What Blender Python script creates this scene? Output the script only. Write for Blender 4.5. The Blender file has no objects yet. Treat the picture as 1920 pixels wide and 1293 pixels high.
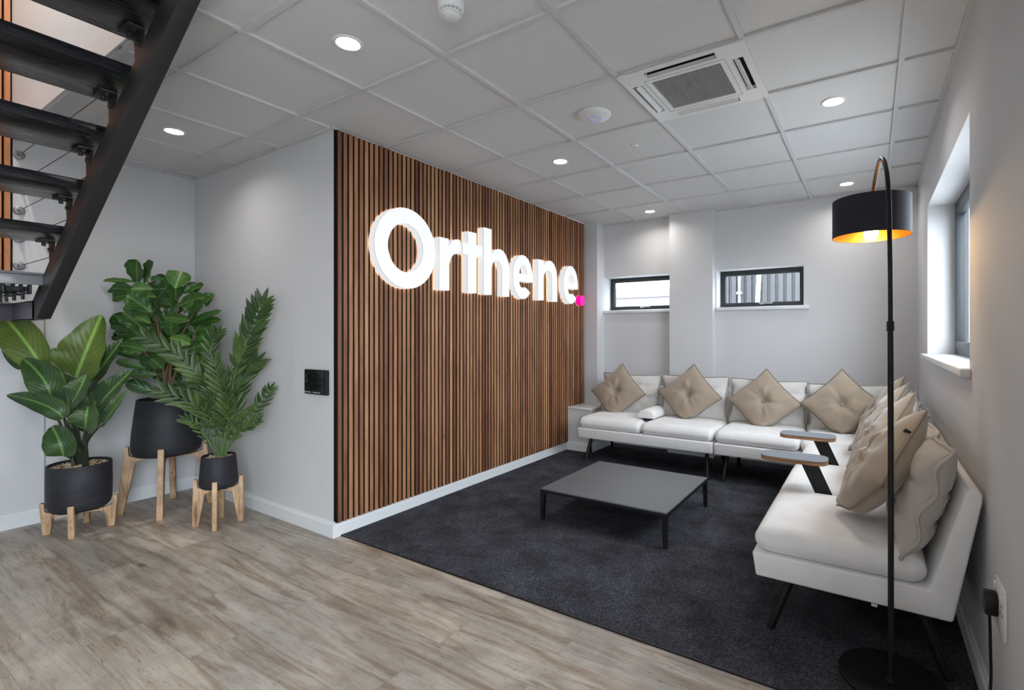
import bpy, bmesh, math, random
from mathutils import Vector, Matrix, noise

SC = bpy.context.scene
COL = SC.collection
R = math.radians
PI = math.pi

# ------------------------------------------------------------------ camera
cam_data = bpy.data.cameras.new('camera')
cam = bpy.data.objects.new('camera', cam_data)
COL.objects.link(cam)
cam.location = (2.2769, -1.0803, 1.28)
cam.rotation_euler = (R(90), 0, 0.5651)
cam_data.sensor_width = 36.0
cam_data.lens = 931.27 / 1920 * 36.0
cam_data.shift_x = (960 - 1042.27) / 1920
cam_data.shift_y = (626.81 - 646.5) / 1920
cam_data.clip_start = 0.05
SC.camera = cam

# ------------------------------------------------------------------ view, world
SC.view_settings.view_transform = 'Standard'
SC.view_settings.look = 'None'
SC.view_settings.gamma = 1.0
SC.view_settings.use_curve_mapping = False
SC.view_settings.exposure = 0.70
world = bpy.data.worlds.new('overcast_sky')
SC.world = world
world.use_nodes = True
wn = world.node_tree
wn.nodes['Background'].inputs[0].default_value = (0.86, 0.93, 1.0, 1)
wn.nodes['Background'].inputs[1].default_value = 10.5
SC.cycles.max_bounces = 10
SC.cycles.diffuse_bounces = 6
SC.cycles.sample_clamp_indirect = 8.0
SC.cycles.caustics_reflective = False
SC.cycles.caustics_refractive = False

H = 2.573          # ceiling height
DOWNLIGHT_W = 2.0
DOWNLIGHT_COL = (1.0, 0.95, 0.88)

def sky_portal(name, loc, rot, sx, sy):
    l = bpy.data.lights.new(name, 'AREA')
    l.shape = 'RECTANGLE'; l.size = sx; l.size_y = sy
    l.cycles.is_portal = True
    o = bpy.data.objects.new(name, l); COL.objects.link(o)
    o.location = loc; o.rotation_euler = rot
    return o
sky_portal('window_portal', (2.86, 2.455, 1.66), (0, R(90), 0), 1.1, 1.8)
sky_portal('added_door_portal', (2.86, -2.0, 1.22), (0, R(90), 0), 2.35, 2.2)
sky_portal('window_portal', (0.0, 4.50, 1.76), (R(-90), 0, 0), 0.85, 0.42)
sky_portal('window_portal', (1.315, 4.50, 1.76), (R(-90), 0, 0), 0.85, 0.42)

# ------------------------------------------------------------------ materials
def mat(name, col, rough=0.6, metal=0.0, spec=0.5, emit=None, estr=0.0):
    m = bpy.data.materials.new(name); m.use_nodes = True
    b = m.node_tree.nodes['Principled BSDF']
    b.inputs['Base Color'].default_value = (*col, 1)
    b.inputs['Roughness'].default_value = rough
    b.inputs['Metallic'].default_value = metal
    b.inputs['Specular IOR Level'].default_value = spec
    if emit:
        b.inputs['Emission Color'].default_value = (*emit, 1)
        b.inputs['Emission Strength'].default_value = estr
    return m
def nd(m, t, **kw):
    n = m.node_tree.nodes.new(t)
    for k, v in kw.items(): setattr(n, k, v)
    return n
def lk(m, a, b): m.node_tree.links.new(a, b)
def bsdf(m): return m.node_tree.nodes['Principled BSDF']
def coords(m, scale=(1, 1, 1), kind='Object'):
    tc = nd(m, 'ShaderNodeTexCoord'); mp = nd(m, 'ShaderNodeMapping')
    mp.inputs['Scale'].default_value = scale
    lk(m, tc.outputs[kind], mp.inputs['Vector'])
    return mp.outputs[0]
def ntex(m, vec, scale, detail=4, rough=0.55, dist=0.0):
    n = nd(m, 'ShaderNodeTexNoise')
    n.inputs['Scale'].default_value = scale; n.inputs['Detail'].default_value = detail
    n.inputs['Roughness'].default_value = rough; n.inputs['Distortion'].default_value = dist
    if vec is not None: lk(m, vec, n.inputs['Vector'])
    return n.outputs['Fac']
def ramp(m, fac, stops):
    r = nd(m, 'ShaderNodeValToRGB'); e = r.color_ramp.elements
    while len(e) < len(stops): e.new(0.5)
    for i, (p, c) in enumerate(stops):
        e[i].position = p; e[i].color = (*c, 1)
    lk(m, fac, r.inputs['Fac'])
    return r.outputs['Color']
def mix(m, fac, a, b, mode='MIX'):
    n = nd(m, 'ShaderNodeMix'); n.data_type = 'RGBA'; n.blend_type = mode
    for s, v in ((n.inputs[0], fac), (n.inputs[6], a), (n.inputs[7], b)):
        if hasattr(v, 'is_linked') or hasattr(v, 'node'): lk(m, v, s)
        elif isinstance(v, (int, float)): s.default_value = v
        else: s.default_value = (*v, 1)
    return n.outputs[2]
def bump(m, h, strength=0.2, dist=0.01):
    b = nd(m, 'ShaderNodeBump')
    b.inputs['Strength'].default_value = strength; b.inputs['Distance'].default_value = dist
    lk(m, h, b.inputs['Height']); lk(m, b.outputs[0], bsdf(m).inputs['Normal'])

M = {}
def paint(name, col, rough=0.75, tex=90, bs=0.05):
    m = mat(name, col, rough, spec=0.3)
    bump(m, ntex(m, coords(m), tex, 3), bs, 0.002)
    return m
M['wall'] = paint('white_wall_paint', (0.60, 0.60, 0.612))
M['skirting'] = paint('white_gloss_paint', (0.70, 0.715, 0.73), 0.35, 40, 0.02)
M['tile'] = mat('mineral_ceiling_tile', (0.50, 0.50, 0.505), 0.9, spec=0.2)
m = M['tile']; v = coords(m)
lk(m, ramp(m, ntex(m, v, 220, 3, 0.7), [(0.35, (0.58, 0.58, 0.585)), (0.6, (0.67, 0.67, 0.675))]), bsdf(m).inputs['Base Color'])
bump(m, ntex(m, v, 260, 3, 0.7), 0.25, 0.002)
M['grid'] = mat('white_ceiling_grid', (0.56, 0.56, 0.57), 0.45)
M['white_plastic'] = mat('white_plastic', (0.70, 0.70, 0.70), 0.35)
M['grey_plastic'] = mat('grey_plastic', (0.30, 0.30, 0.30), 0.5)
M['black_void'] = mat('matt_black', (0.012, 0.012, 0.014), 0.8)
M['frame'] = mat('anthracite_frame', (0.022, 0.025, 0.030), 0.4)
M['lamp_glow'] = mat('warm_led_diffuser', (1, 1, 1), 0.5, emit=(1.0, 0.95, 0.88), estr=14)
M['chrome'] = mat('brushed_steel', (0.55, 0.55, 0.55), 0.28, metal=1.0)
M['fixing'] = mat('dull_zinc', (0.30, 0.30, 0.31), 0.5, metal=0.7)
M['black_metal'] = mat('black_powder_coat', (0.009, 0.009, 0.010), 0.42, spec=0.3)
M['black_stair'] = mat('black_gloss_steel', (0.012, 0.012, 0.014), 0.26)
m = M['black_stair']; v = coords(m, (14, 0.8, 14))
lk(m, ramp(m, ntex(m, v, 3, 3), [(0.3, (0.20, 0.20, 0.20)), (0.75, (0.36, 0.36, 0.36))]), bsdf(m).inputs['Roughness'])
bump(m, ntex(m, coords(m, (5, 1, 5)), 5, 2), 0.06, 0.004)
M['stringer'] = mat('satin_black_steel', (0.016, 0.016, 0.017), 0.5)
M['steel_light'] = mat('galvanised_fascia', (0.40, 0.40, 0.42), 0.35, metal=0.6)

# glass: transparent with a faint reflection
def glass(name, tint=(0.95, 0.97, 0.98)):
    m = bpy.data.materials.new(name); m.use_nodes = True
    t = m.node_tree; t.nodes.remove(t.nodes['Principled BSDF'])
    tr = nd(m, 'ShaderNodeBsdfTransparent'); tr.inputs[0].default_value = (*tint, 1)
    gl = nd(m, 'ShaderNodeBsdfGlossy'); gl.inputs['Roughness'].default_value = 0.01
    ms = nd(m, 'ShaderNodeMixShader'); lw = nd(m, 'ShaderNodeLayerWeight'); lw.inputs[0].default_value = 0.5
    pw = nd(m, 'ShaderNodeMath', operation='POWER'); lk(m, lw.outputs['Facing'], pw.inputs[0]); pw.inputs[1].default_value = 5.0
    fr = nd(m, 'ShaderNodeMath', operation='MULTIPLY_ADD'); lk(m, pw.outputs[0], fr.inputs[0]); fr.inputs[1].default_value = 0.5; fr.inputs[2].default_value = 0.03
    lk(m, fr.outputs[0], ms.inputs[0]); lk(m, tr.outputs[0], ms.inputs[1]); lk(m, gl.outputs[0], ms.inputs[2])
    lk(m, ms.outputs[0], t.nodes['Material Output'].inputs[0])
    return m
M['glass'] = glass('window_glass')

# wood plank floor, boards running along X
m = M['floor'] = mat('weathered_oak_plank', (0.3, 0.27, 0.24), 0.42, spec=0.4)
v = coords(m)
br = nd(m, 'ShaderNodeTexBrick'); br.offset = 0.37; br.offset_frequency = 2
br.inputs['Scale'].default_value = 1.0; br.inputs['Brick Width'].default_value = 1.22
br.inputs['Row Height'].default_value = 0.20; br.inputs['Mortar Size'].default_value = 0.0008
br.inputs['Color1'].default_value = (0, 0, 0, 1); br.inputs['Color2'].default_value = (1, 1, 1, 1)
br.inputs['Mortar'].default_value = (0.5, 0.5, 0.5, 1)
lk(m, v, br.inputs['Vector'])
# offset the grain per plank
add = nd(m, 'ShaderNodeVectorMath', operation='MULTIPLY_ADD')
sc = nd(m, 'ShaderNodeVectorMath', operation='MULTIPLY'); lk(m, v, sc.inputs[0]); sc.inputs[1].default_value = (0.10, 1.0, 1.0)
lk(m, br.outputs['Color'], add.inputs[0]); add.inputs[1].default_value = (7.0, 3.0, 5.0); lk(m, sc.outputs[0], add.inputs[2])
g1 = ntex(m, add.outputs[0], 11, 7, 0.68, 1.4)
g2 = ntex(m, add.outputs[0], 75, 6, 0.75, 2.0)
g3 = ntex(m, v, 3.2, 4, 0.6, 0.5)
base = ramp(m, g1, [(0.28, (0.190, 0.138, 0.102)), (0.41, (0.325, 0.268, 0.216)), (0.53, (0.43, 0.388, 0.336)), (0.70, (0.52, 0.485, 0.438))])
fine = ramp(m, g2, [(0.36, (0.42, 0.37, 0.33)), (0.45, (1, 1, 1))])
c1 = mix(m, 0.75, base, fine, 'MULTIPLY')
blot = ramp(m, g3, [(0.36, (0.74, 0.72, 0.71)), (0.62, (1.1, 1.08, 1.06))])
c2 = mix(m, 0.75, c1, blot, 'MULTIPLY')
pl = ramp(m, br.outputs['Color'], [(0.0, (0.86, 0.86, 0.88)), (1.0, (1.08, 1.05, 1.02))])
c3 = mix(m, 1.0, c2, pl, 'MULTIPLY')
# knots
vo = nd(m, 'ShaderNodeTexVoronoi'); vo.inputs['Scale'].default_value = 2.6
sk = nd(m, 'ShaderNodeVectorMath', operation='MULTIPLY'); lk(m, v, sk.inputs[0]); sk.inputs[1].default_value = (0.6, 1.5, 1.0)
lk(m, sk.outputs[0], vo.inputs['Vector'])
kn = ramp(m, vo.outputs['Distance'], [(0.0, (0.25, 0.2, 0.17)), (0.045, (0.55, 0.48, 0.42)), (0.085, (1, 1, 1))])
c4 = mix(m, 0.9, c3, kn, 'MULTIPLY')
c5 = mix(m, br.outputs['Fac'], c4, (0.17, 0.145, 0.12))
lk(m, c5, bsdf(m).inputs['Base Color'])
bump(m, g2, 0.12, 0.004)

# charcoal carpet
m = M['carpet'] = mat('charcoal_carpet', (0.03, 0.03, 0.035), 0.95, spec=0.1)
v = coords(m)
f1 = ntex(m, v, 150, 4, 0.85, 1.5); f2 = ntex(m, v, 4.5, 4, 0.6); f3 = ntex(m, v, 60, 3, 0.7)
a = ramp(m, f1, [(0.38, (0.012, 0.012, 0.016)), (0.52, (0.046, 0.047, 0.058)), (0.64, (0.20, 0.205, 0.235))])
b = ramp(m, f2, [(0.35, (0.60, 0.60, 0.60)), (0.65, (1.20, 1.20, 1.22))])
c = ramp(m, f3, [(0.35, (0.72, 0.72, 0.72)), (0.65, (1.15, 1.15, 1.15))])
lk(m, mix(m, 1.0, mix(m, 1.0, a, b, 'MULTIPLY'), c, 'MULTIPLY'), bsdf(m).inputs['Base Color'])
bump(m, f1, 0.6, 0.004)

# walnut slats: hue differs from slat to slat
m = M['slat'] = mat('walnut_slat', (0.3, 0.17, 0.09), 0.55, spec=0.25)
geo = nd(m, 'ShaderNodeNewGeometry')
v = coords(m, (1, 1, 0.11))
off = nd(m, 'ShaderNodeVectorMath', operation='MULTIPLY_ADD')
cmb = nd(m, 'ShaderNodeCombineXYZ'); lk(m, geo.outputs['Random Per Island'], cmb.inputs[2]); lk(m, geo.outputs['Random Per Island'], cmb.inputs[1])
lk(m, cmb.outputs[0], off.inputs[0]); off.inputs[1].default_value = (0, 37, 53); lk(m, v, off.inputs[2])
gr = ntex(m, off.outputs[0], 17, 4, 0.55, 1.2)
hue = ramp(m, geo.outputs['Random Per Island'], [(0.0, (0.115, 0.046, 0.028)), (0.2, (0.24, 0.105, 0.054)), (0.42, (0.38, 0.190, 0.094)), (0.60, (0.160, 0.066, 0.040)), (0.8, (0.46, 0.250, 0.130)), (1.0, (0.30, 0.140, 0.068))])
grc = ramp(m, gr, [(0.30, (0.66, 0.60, 0.57)), (0.5, (0.98, 0.96, 0.94)), (0.7, (1.20, 1.22, 1.22))])
lk(m, mix(m, 1.0, hue, grc, 'MULTIPLY'), bsdf(m).inputs['Base Color'])
bump(m, gr, 0.1, 0.002)
m = M['slat_warm_lit'] = mat('warm_light_tinted_slat', (0.5, 0.22, 0.10), 0.5, spec=0.25)  # brighter orange copy of the slat wood, warm light painted into its colour
lk(m, ramp(m, ntex(m, coords(m, (1, 1, 0.11)), 26, 5, 0.6, 1.4), [(0.3, (0.36, 0.14, 0.062)), (0.7, (0.60, 0.27, 0.13))]), bsdf(m).inputs['Base Color'])
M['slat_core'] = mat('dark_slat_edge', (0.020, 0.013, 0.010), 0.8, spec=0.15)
M['felt'] = mat('black_felt_backing', (0.008, 0.008, 0.009), 0.95, spec=0.1)

def fabric(name, col, rough=0.85, bs=0.25, sheen=0.25):
    m = mat(name, col, rough, spec=0.2)
    bsdf(m).inputs['Sheen Weight'].default_value = sheen
    v = coords(m)
    f = ntex(m, v, 420, 2, 0.6)
    g = ntex(m, v, 9, 3, 0.5)
    lk(m, ramp(m, g, [(0.3, tuple(x * 0.94 for x in col)), (0.7, tuple(x * 1.03 for x in col))]), bsdf(m).inputs['Base Color'])
    bump(m, f, bs, 0.0015)
    return m
M['sofa'] = fabric('off_white_upholstery', (0.80, 0.79, 0.79))
M['back_cushion'] = fabric('light_grey_cotton', (0.62, 0.60, 0.58))
M['shaded_cushion'] = fabric('light_grey_cotton_shaded', (0.50, 0.465, 0.42))  # same grey cotton made darker and warmer, shade painted into the colour
M['tan'] = fabric('taupe_velvet', (0.33, 0.262, 0.198), 0.7, 0.15, 0.5)
M['tan_piping'] = fabric('taupe_piping', (0.21, 0.160, 0.118), 0.7, 0.15, 0.3)
M['grey_piping'] = fabric('light_grey_piping', (0.36, 0.345, 0.325), 0.8, 0.15, 0.2)
M['table_top'] = mat('grey_laminate', (0.125, 0.127, 0.136), 0.6)
M['tablet'] = mat('blue_grey_laminate', (0.17, 0.19, 0.22), 0.42)
m = M['ply'] = mat('plywood_edge', (0.35, 0.19, 0.09), 0.55)
v = coords(m, (6, 6, 260))
lk(m, ramp(m, ntex(m, v, 1.0, 2), [(0.4, (0.20, 0.10, 0.045)), (0.6, (0.46, 0.27, 0.14))]), bsdf(m).inputs['Base Color'])
m = M['pot'] = mat('charcoal_fibrestone', (0.024, 0.028, 0.034), 0.6, spec=0.35)
v = coords(m, (1, 1, 5))
lk(m, ramp(m, ntex(m, v, 8, 4), [(0.35, (0.016, 0.016, 0.021)), (0.7, (0.026, 0.026, 0.033))]), bsdf(m).inputs['Base Color'])
bump(m, ntex(m, v, 12, 4), 0.1, 0.004)
m = M['legwood'] = mat('acacia_wood', (0.5, 0.32, 0.18), 0.55)
v = coords(m, (1, 1, 0.14))
w1 = ntex(m, v, 34, 5, 0.6, 1.5); w2 = ntex(m, coords(m), 5, 3)
lk(m, mix(m, 1.0, ramp(m, w1, [(0.3, (0.26, 0.145, 0.075)), (0.46, (0.50, 0.33, 0.19)), (0.7, (0.62, 0.44, 0.28))]),
          ramp(m, w2, [(0.35, (0.7, 0.64, 0.6)), (0.6, (1.08, 1.06, 1.04))]), 'MULTIPLY'), bsdf(m).inputs['Base Color'])
m = M['gravel'] = mat('tan_gravel', (0.45, 0.33, 0.2), 0.8)
geo = nd(m, 'ShaderNodeNewGeometry')
lk(m, ramp(m, geo.outputs['Random Per Island'], [(0.0, (0.30, 0.19, 0.11)), (0.4, (0.52, 0.38, 0.24)), (0.75, (0.66, 0.54, 0.40)), (1.0, (0.42, 0.28, 0.16))]), bsdf(m).inputs['Base Color'])
M['soil'] = mat('dark_soil', (0.05, 0.035, 0.025), 0.95)

def leafmat(name, c_lo, c_hi, c_mid, veins=26, vein_amt=0.5, rough=0.42, vw=0.9):
    m = mat(name, c_lo, rough, spec=0.4)
    uv = nd(m, 'ShaderNodeUVMap'); uv.uv_map = 'UVMap'
    sp = nd(m, 'ShaderNodeSeparateXYZ'); lk(m, uv.outputs[0], sp.inputs[0])
    ab = nd(m, 'ShaderNodeMath', operation='ABSOLUTE')
    sb = nd(m, 'ShaderNodeMath', operation='SUBTRACT'); lk(m, sp.outputs[0], sb.inputs[0]); sb.inputs[1].default_value = 0.5
    lk(m, sb.outputs[0], ab.inputs[0])
    midrib = ramp(m, ab.outputs[0], [(0.0, (1, 1, 1)), (0.02, (0.8, 0.8, 0.8)), (0.05, (0, 0, 0))])
    # side veins: slanted lines away from the rib
    ma = nd(m, 'ShaderNodeMath', operation='MULTIPLY_ADD'); lk(m, ab.outputs[0], ma.inputs[0]); ma.inputs[1].default_value = -vw; lk(m, sp.outputs[1], ma.inputs[2])
    mu = nd(m, 'ShaderNodeMath', operation='MULTIPLY'); lk(m, ma.outputs[0], mu.inputs[0]); mu.inputs[1].default_value = veins
    si = nd(m, 'ShaderNodeMath', operation='SINE'); lk(m, mu.outputs[0], si.inputs[0])
    vein = ramp(m, si.outputs[0], [(0.90, (0, 0, 0)), (0.99, (1, 1, 1))])
    n1 = ntex(m, coords(m), 7, 3)
    bc = ramp(m, n1, [(0.3, c_lo), (0.7, c_hi)])
    x = mix(m, vein_amt, bc, mix(m, vein, bc, c_mid))
    y = mix(m, midrib, x, c_mid)
    lk(m, y, bsdf(m).inputs['Base Color'])
    bump(m, si.outputs[0], 0.15, 0.004)
    return m
M['leaf_big'] = leafmat('broad_leaf', (0.022, 0.050, 0.018), (0.040, 0.085, 0.022), (0.13, 0.26, 0.07), 55, 0.28)
M['leaf_young'] = leafmat('broad_young_leaf', (0.060, 0.090, 0.018), (0.10, 0.15, 0.022), (0.22, 0.38, 0.08), 55, 0.25)
M['leaf_fig'] = leafmat('fiddle_leaf', (0.022, 0.075, 0.016), (0.045, 0.125, 0.026), (0.13, 0.24, 0.07), 30, 0.5)
M['leaf_palm'] = leafmat('leaflet', (0.028, 0.062, 0.016), (0.050, 0.098, 0.026), (0.10, 0.17, 0.06), 4, 0.0)
for k_ in ('leaf_palm', 'leaf_fig'):
    m = M[k_]; bc_ = bsdf(m).inputs['Base Color']; src = bc_.links[0].from_socket
    g_ = nd(m, 'ShaderNodeNewGeometry')
    lk(m, mix(m, 1.0, src, ramp(m, g_.outputs['Random Per Island'], [(0.0, (0.55, 0.60, 0.6)), (0.5, (0.95, 0.95, 0.8)), (1.0, (1.5, 1.35, 1.0))]), 'MULTIPLY'), bc_)
M['petiole'] = mat('dark_petiole', (0.022, 0.030, 0.016), 0.5)
M['stem_green'] = mat('green_stem', (0.09, 0.15, 0.05), 0.5)
M['bark'] = mat('brown_stem', (0.17, 0.10, 0.06), 0.8)

# ------------------------------------------------------------------ geometry helpers
class MB:
    def __init__(s): s.v = []; s.f = []; s.mi = []; s.uv = {}
    def add(s, vs, fs, mi=0):
        o = len(s.v); s.v += [tuple(p) for p in vs]
        for f in fs: s.f.append(tuple(i + o for i in f)); s.mi.append(mi)
        return o
    def box(s, a, b, mi=0):
        (x0, y0, z0), (x1, y1, z1) = a, b
        x0, x1 = min(x0, x1), max(x0, x1); y0, y1 = min(y0, y1), max(y0, y1); z0, z1 = min(z0, z1), max(z0, z1)
        s.add([(x0,y0,z0),(x1,y0,z0),(x1,y1,z0),(x0,y1,z0),(x0,y0,z1),(x1,y0,z1),(x1,y1,z1),(x0,y1,z1)],
              [(0,3,2,1),(4,5,6,7),(0,1,5,4),(1,2,6,5),(2,3,7,6),(3,0,4,7)], mi)
    def prism(s, poly, axis, a, b, mi=0):
        """poly of 2D points extruded along axis ('x','y','z') from a to b"""
        def P(p, t):
            return {'x': (t, p[0], p[1]), 'y': (p[0], t, p[1]), 'z': (p[0], p[1], t)}[axis]
        n = len(poly); vs = [P(p, a) for p in poly] + [P(p, b) for p in poly]
        fs = [tuple(range(n - 1, -1, -1)), tuple(range(n, 2 * n))] + [(i, (i + 1) % n, n + (i + 1) % n, n + i) for i in range(n)]
        s.add(vs, fs, mi)
    def tube(s, pts, r, n=10, cap=True, mi=0):
        pts = [Vector(p) for p in pts]; rs = r if isinstance(r, (list, tuple)) else [r] * len(pts)
        up = Vector((0, 0, 1)); prev = None; vs = []; k = len(pts)
        for i, p in enumerate(pts):
            t = (pts[min(i + 1, k - 1)] - pts[max(i - 1, 0)]).normalized()
            if prev is None:
                a = t.cross(up)
                if a.length < 1e-3: a = t.cross(Vector((1, 0, 0)))
                a.normalize()
            else:
                a = prev - t * prev.dot(t); a.normalize()
            prev = a; b = t.cross(a)
            for j in range(n):
                th = 2 * PI * j / n
                vs.append(p + (a * math.cos(th) + b * math.sin(th)) * rs[i])
        fs = []
        for i in range(k - 1):
            for j in range(n):
                fs.append((i*n+j, i*n+(j+1)%n, (i+1)*n+(j+1)%n, (i+1)*n+j))
        if cap: fs += [tuple(range(n - 1, -1, -1)), tuple(range((k - 1) * n, k * n))]
        s.add(vs, fs, mi)
    def lathe(s, prof, c=(0, 0, 0), n=40, mi=0, cap=False):
        vs = []; k = len(prof)
        for (r, z) in prof:
            for j in range(n):
                th = 2 * PI * j / n
                vs.append((c[0] + r * math.cos(th), c[1] + r * math.sin(th), c[2] + z))
        fs = [(i*n+j, i*n+(j+1)%n, (i+1)*n+(j+1)%n, (i+1)*n+j) for i in range(k-1) for j in range(n)]
        if cap: fs += [tuple(range(n - 1, -1, -1)), tuple(range((k-1)*n, k*n))]
        s.add(vs, fs, mi)
    def build(s, name, mats, parent=None, smooth=35, bevel=0, seg=2, loc=None):
        me = bpy.data.meshes.new(name); me.from_pydata(s.v, [], s.f)
        if not isinstance(mats, (list, tuple)): mats = [mats]
        for m in mats: me.materials.append(M[m] if isinstance(m, str) else m)
        me.polygons.foreach_set('material_index', s.mi)
        if s.uv:
            ul = me.uv_layers.new(name='UVMap')
            for p in me.polygons:
                for li, vi in zip(p.loop_indices, p.vertices): ul.data[li].uv = s.uv.get(vi, (0.5, 0.5))
        me.update()
        bm = bmesh.new(); bm.from_mesh(me); bmesh.ops.recalc_face_normals(bm, faces=bm.faces)
        if bevel:
            es = [e for e in bm.edges if e.is_manifold and e.calc_face_angle(0) > R(30)]
            bmesh.ops.bevel(bm, geom=es, offset=bevel, segments=seg, profile=0.5, affect='EDGES', clamp_overlap=True)
        bm.to_mesh(me); bm.free()
        if smooth:
            me.polygons.foreach_set('use_smooth', [True] * len(me.polygons))
            me.set_sharp_from_angle(angle=R(smooth))
        o = bpy.data.objects.new(name, me); COL.objects.link(o)
        if parent is not None: o.parent = parent
        if loc: o.location = loc
        return o
def empty(name):
    o = bpy.data.objects.new(name, None); COL.objects.link(o); o.empty_display_size = 0.1
    return o
def rebase(root, loc):
    """move the root's origin to loc, keeping its children where they are"""
    root.location = loc
    for c in root.children: c.location = Vector(c.location) - Vector(loc)
def tag(o, label=None, cat=None, group=None, kind=None):
    if label: o['label'] = label
    if cat: o['category'] = cat
    if group: o['group'] = group
    if kind: o['kind'] = kind
    return o
def struct(mb, name, m, parent=None, **kw):
    o = mb.build(name, m, parent, **kw)
    if parent is None: o['kind'] = 'structure'
    return o
def copy_tree(o, parent=None):
    c = o.copy(); COL.objects.link(c)
    if parent is not None: c.parent = parent
    for ch in o.children: copy_tree(ch, c)
    return c
def add_light(name, kind, parent, loc, energy, col, **kw):
    l = bpy.data.lights.new(name, kind); l.energy = energy; l.color = col
    for k, v in kw.items(): setattr(l, k, v)
    o = bpy.data.objects.new(name, l); COL.objects.link(o); o.location = loc
    if parent is not None: o.parent = parent
    return o

# ================================================================== ROOM SHELL
XL, XR, YB, YP, XP, YF = -2.515, 2.62, 4.24, 0.817, -0.587, -4.0
CARPET_Y = 0.862
b = MB(); b.box((XL - .1, YF - .1, -0.12), (XR + .3, YB + .25, 0.0)); struct(b, 'floor', 'floor', smooth=0)
b = MB(); b.box((XP + .012, CARPET_Y, 0.0), (XR - .0, YB, 0.006)); tag(struct(b, 'carpet', 'carpet', smooth=0), 'charcoal flecked carpet under the sofas and coffee table', 'carpet')
b = MB(); b.box((XP + .016, CARPET_Y - .006, 0.0), (XR - .016, CARPET_Y, 0.0065)); struct(b, 'trim_1', 'black_metal', smooth=0)
# left wall (rises through the stairwell)
b = MB(); b.box((XL - .1, YF, 0), (XL, YB, 5.0)); struct(b, 'wall_left', 'wall', smooth=0)
# partition block behind the slats
b = MB(); b.box((XL, YP, 0), (XP, 4.05, H + .03)); struct(b, 'wall_partition', 'wall', smooth=0)
# pier at its far end and the low boxing in front of the pier
b = MB(); b.box((XP - .3, 4.052, 0), (-0.41, YB + .24, H + .03)); struct(b, 'wall_pier', 'wall', smooth=0)
b = MB(); b.box((XP + .024, 3.652, 0), (-0.282, 4.051, 0.462)); b.box((-0.409, 4.051, 0), (-0.282, YB, 0.462))
struct(b, 'wall_boxing', 'wall', smooth=0)
b = MB(); b.box((XP + .024, 3.640, 0.462), (-0.270, 4.051, 0.480)); b.box((-0.409, 4.051, 0.462), (-0.270, YB, 0.480))
struct(b, 'trim_2', 'skirting', smooth=35, bevel=.003)
# back wall with two openings
WZ0, WZ1 = 1.545, 1.955
b = MB()
ops = [(-0.41, 0.42), (0.905, 1.73)]
yb1 = YB + .24
b.box((-0.41, YB, 0), (XR, yb1, WZ0)); b.box((-0.41, YB, WZ1), (XR, yb1, H + .03))
b.box((0.42, YB, WZ0), (0.905, yb1, WZ1)); b.box((1.73, YB, WZ0), (XR, yb1, WZ1))
struct(b, 'wall_back', 'wall', smooth=0)
b = MB(); b.box((0.432, 4.13, 0), (0.893, YB, H + .02)); struct(b, 'wall_column', 'wall', smooth=0)
# right wall with window opening
RY0, RY1, RZ0, RZ1 = 1.556, 3.354, 1.122, 2.195
b = MB(); xr1 = XR + .26
b.box((XR, YF, 0), (xr1, -3.1, H + .03)); b.box((XR, -.9, 0), (xr1, RY0, H + .03)); b.box((XR, -3.1, 2.4), (xr1, -.9, H + .03)); b.box((XR, RY1, 0), (xr1, yb1, H + .03))
b.box((XR, RY0, 0), (xr1, RY1, RZ0)); b.box((XR, RY0, RZ1), (xr1, RY1, H + .03))
struct(b, 'wall_right', 'wall', smooth=0)
# wall behind the camera
b = MB(); b.box((XL, YF - .2, 0), (xr1, YF, H + .03)); struct(b, 'wall_front', 'wall', smooth=0)

# skirtings
def skirt(name, a, b_, nx, ny, h=0.10, t=0.016):
    """run from a to b_; (nx,ny) points into the room"""
    mb = MB()
    (ax, ay), (bx, by) = a, b_
    L = math.hypot(bx - ax, by - ay); ux, uy = (bx - ax) / L, (by - ay) / L
    prof = [(0, 0), (t, 0), (t, h - .022), (t - .006, h - .012), (t - .008, h), (0, h)]
    vs = [(ax + nx * p[0], ay + ny * p[0], p[1]) for p in prof] + [(bx + nx * p[0], by + ny * p[0], p[1]) for p in prof]
    n = len(prof)
    mb.add(vs, [tuple(range(n)), tuple(range(2 * n - 1, n - 1, -1))] + [(i, (i + 1) % n, n + (i + 1) % n, n + i) for i in range(n)])
    return struct(mb, name, 'skirting', smooth=0)
skirt('baseboard_left', (XL, YF), (XL, YP), 1, 0)
skirt('baseboard_partition', (XL, YP), (XP + .0158, YP), 0, -1)
skirt('baseboard_slat_wall', (XP, YP + .0003), (XP, 3.652), 1, 0, .088)
skirt('baseboard_boxing', (XP + .016, 3.652), (-0.266, 3.652), 0, -1)
skirt('baseboard_boxing_side', (-0.282, 3.636), (-0.282, YB), 1, 0)
skirt('baseboard_back', (-0.28, YB), (0.432, YB), 0, -1)
skirt('baseboard_back_right', (0.893, YB), (XR, YB), 0, -1)
skirt('baseboard_column', (0.416, 4.13), (0.909, 4.13), 0, -1)
skirt('baseboard_right', (XR, -.9), (XR, YB), -1, 0)
# shadow-gap joint of the panel under the stair
b = MB(); b.box((XL, -0.083, 0.10), (XL + .003, -0.075, 1.43)); struct(b, 'trim_3', 'grey_plastic', smooth=0)

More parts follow.
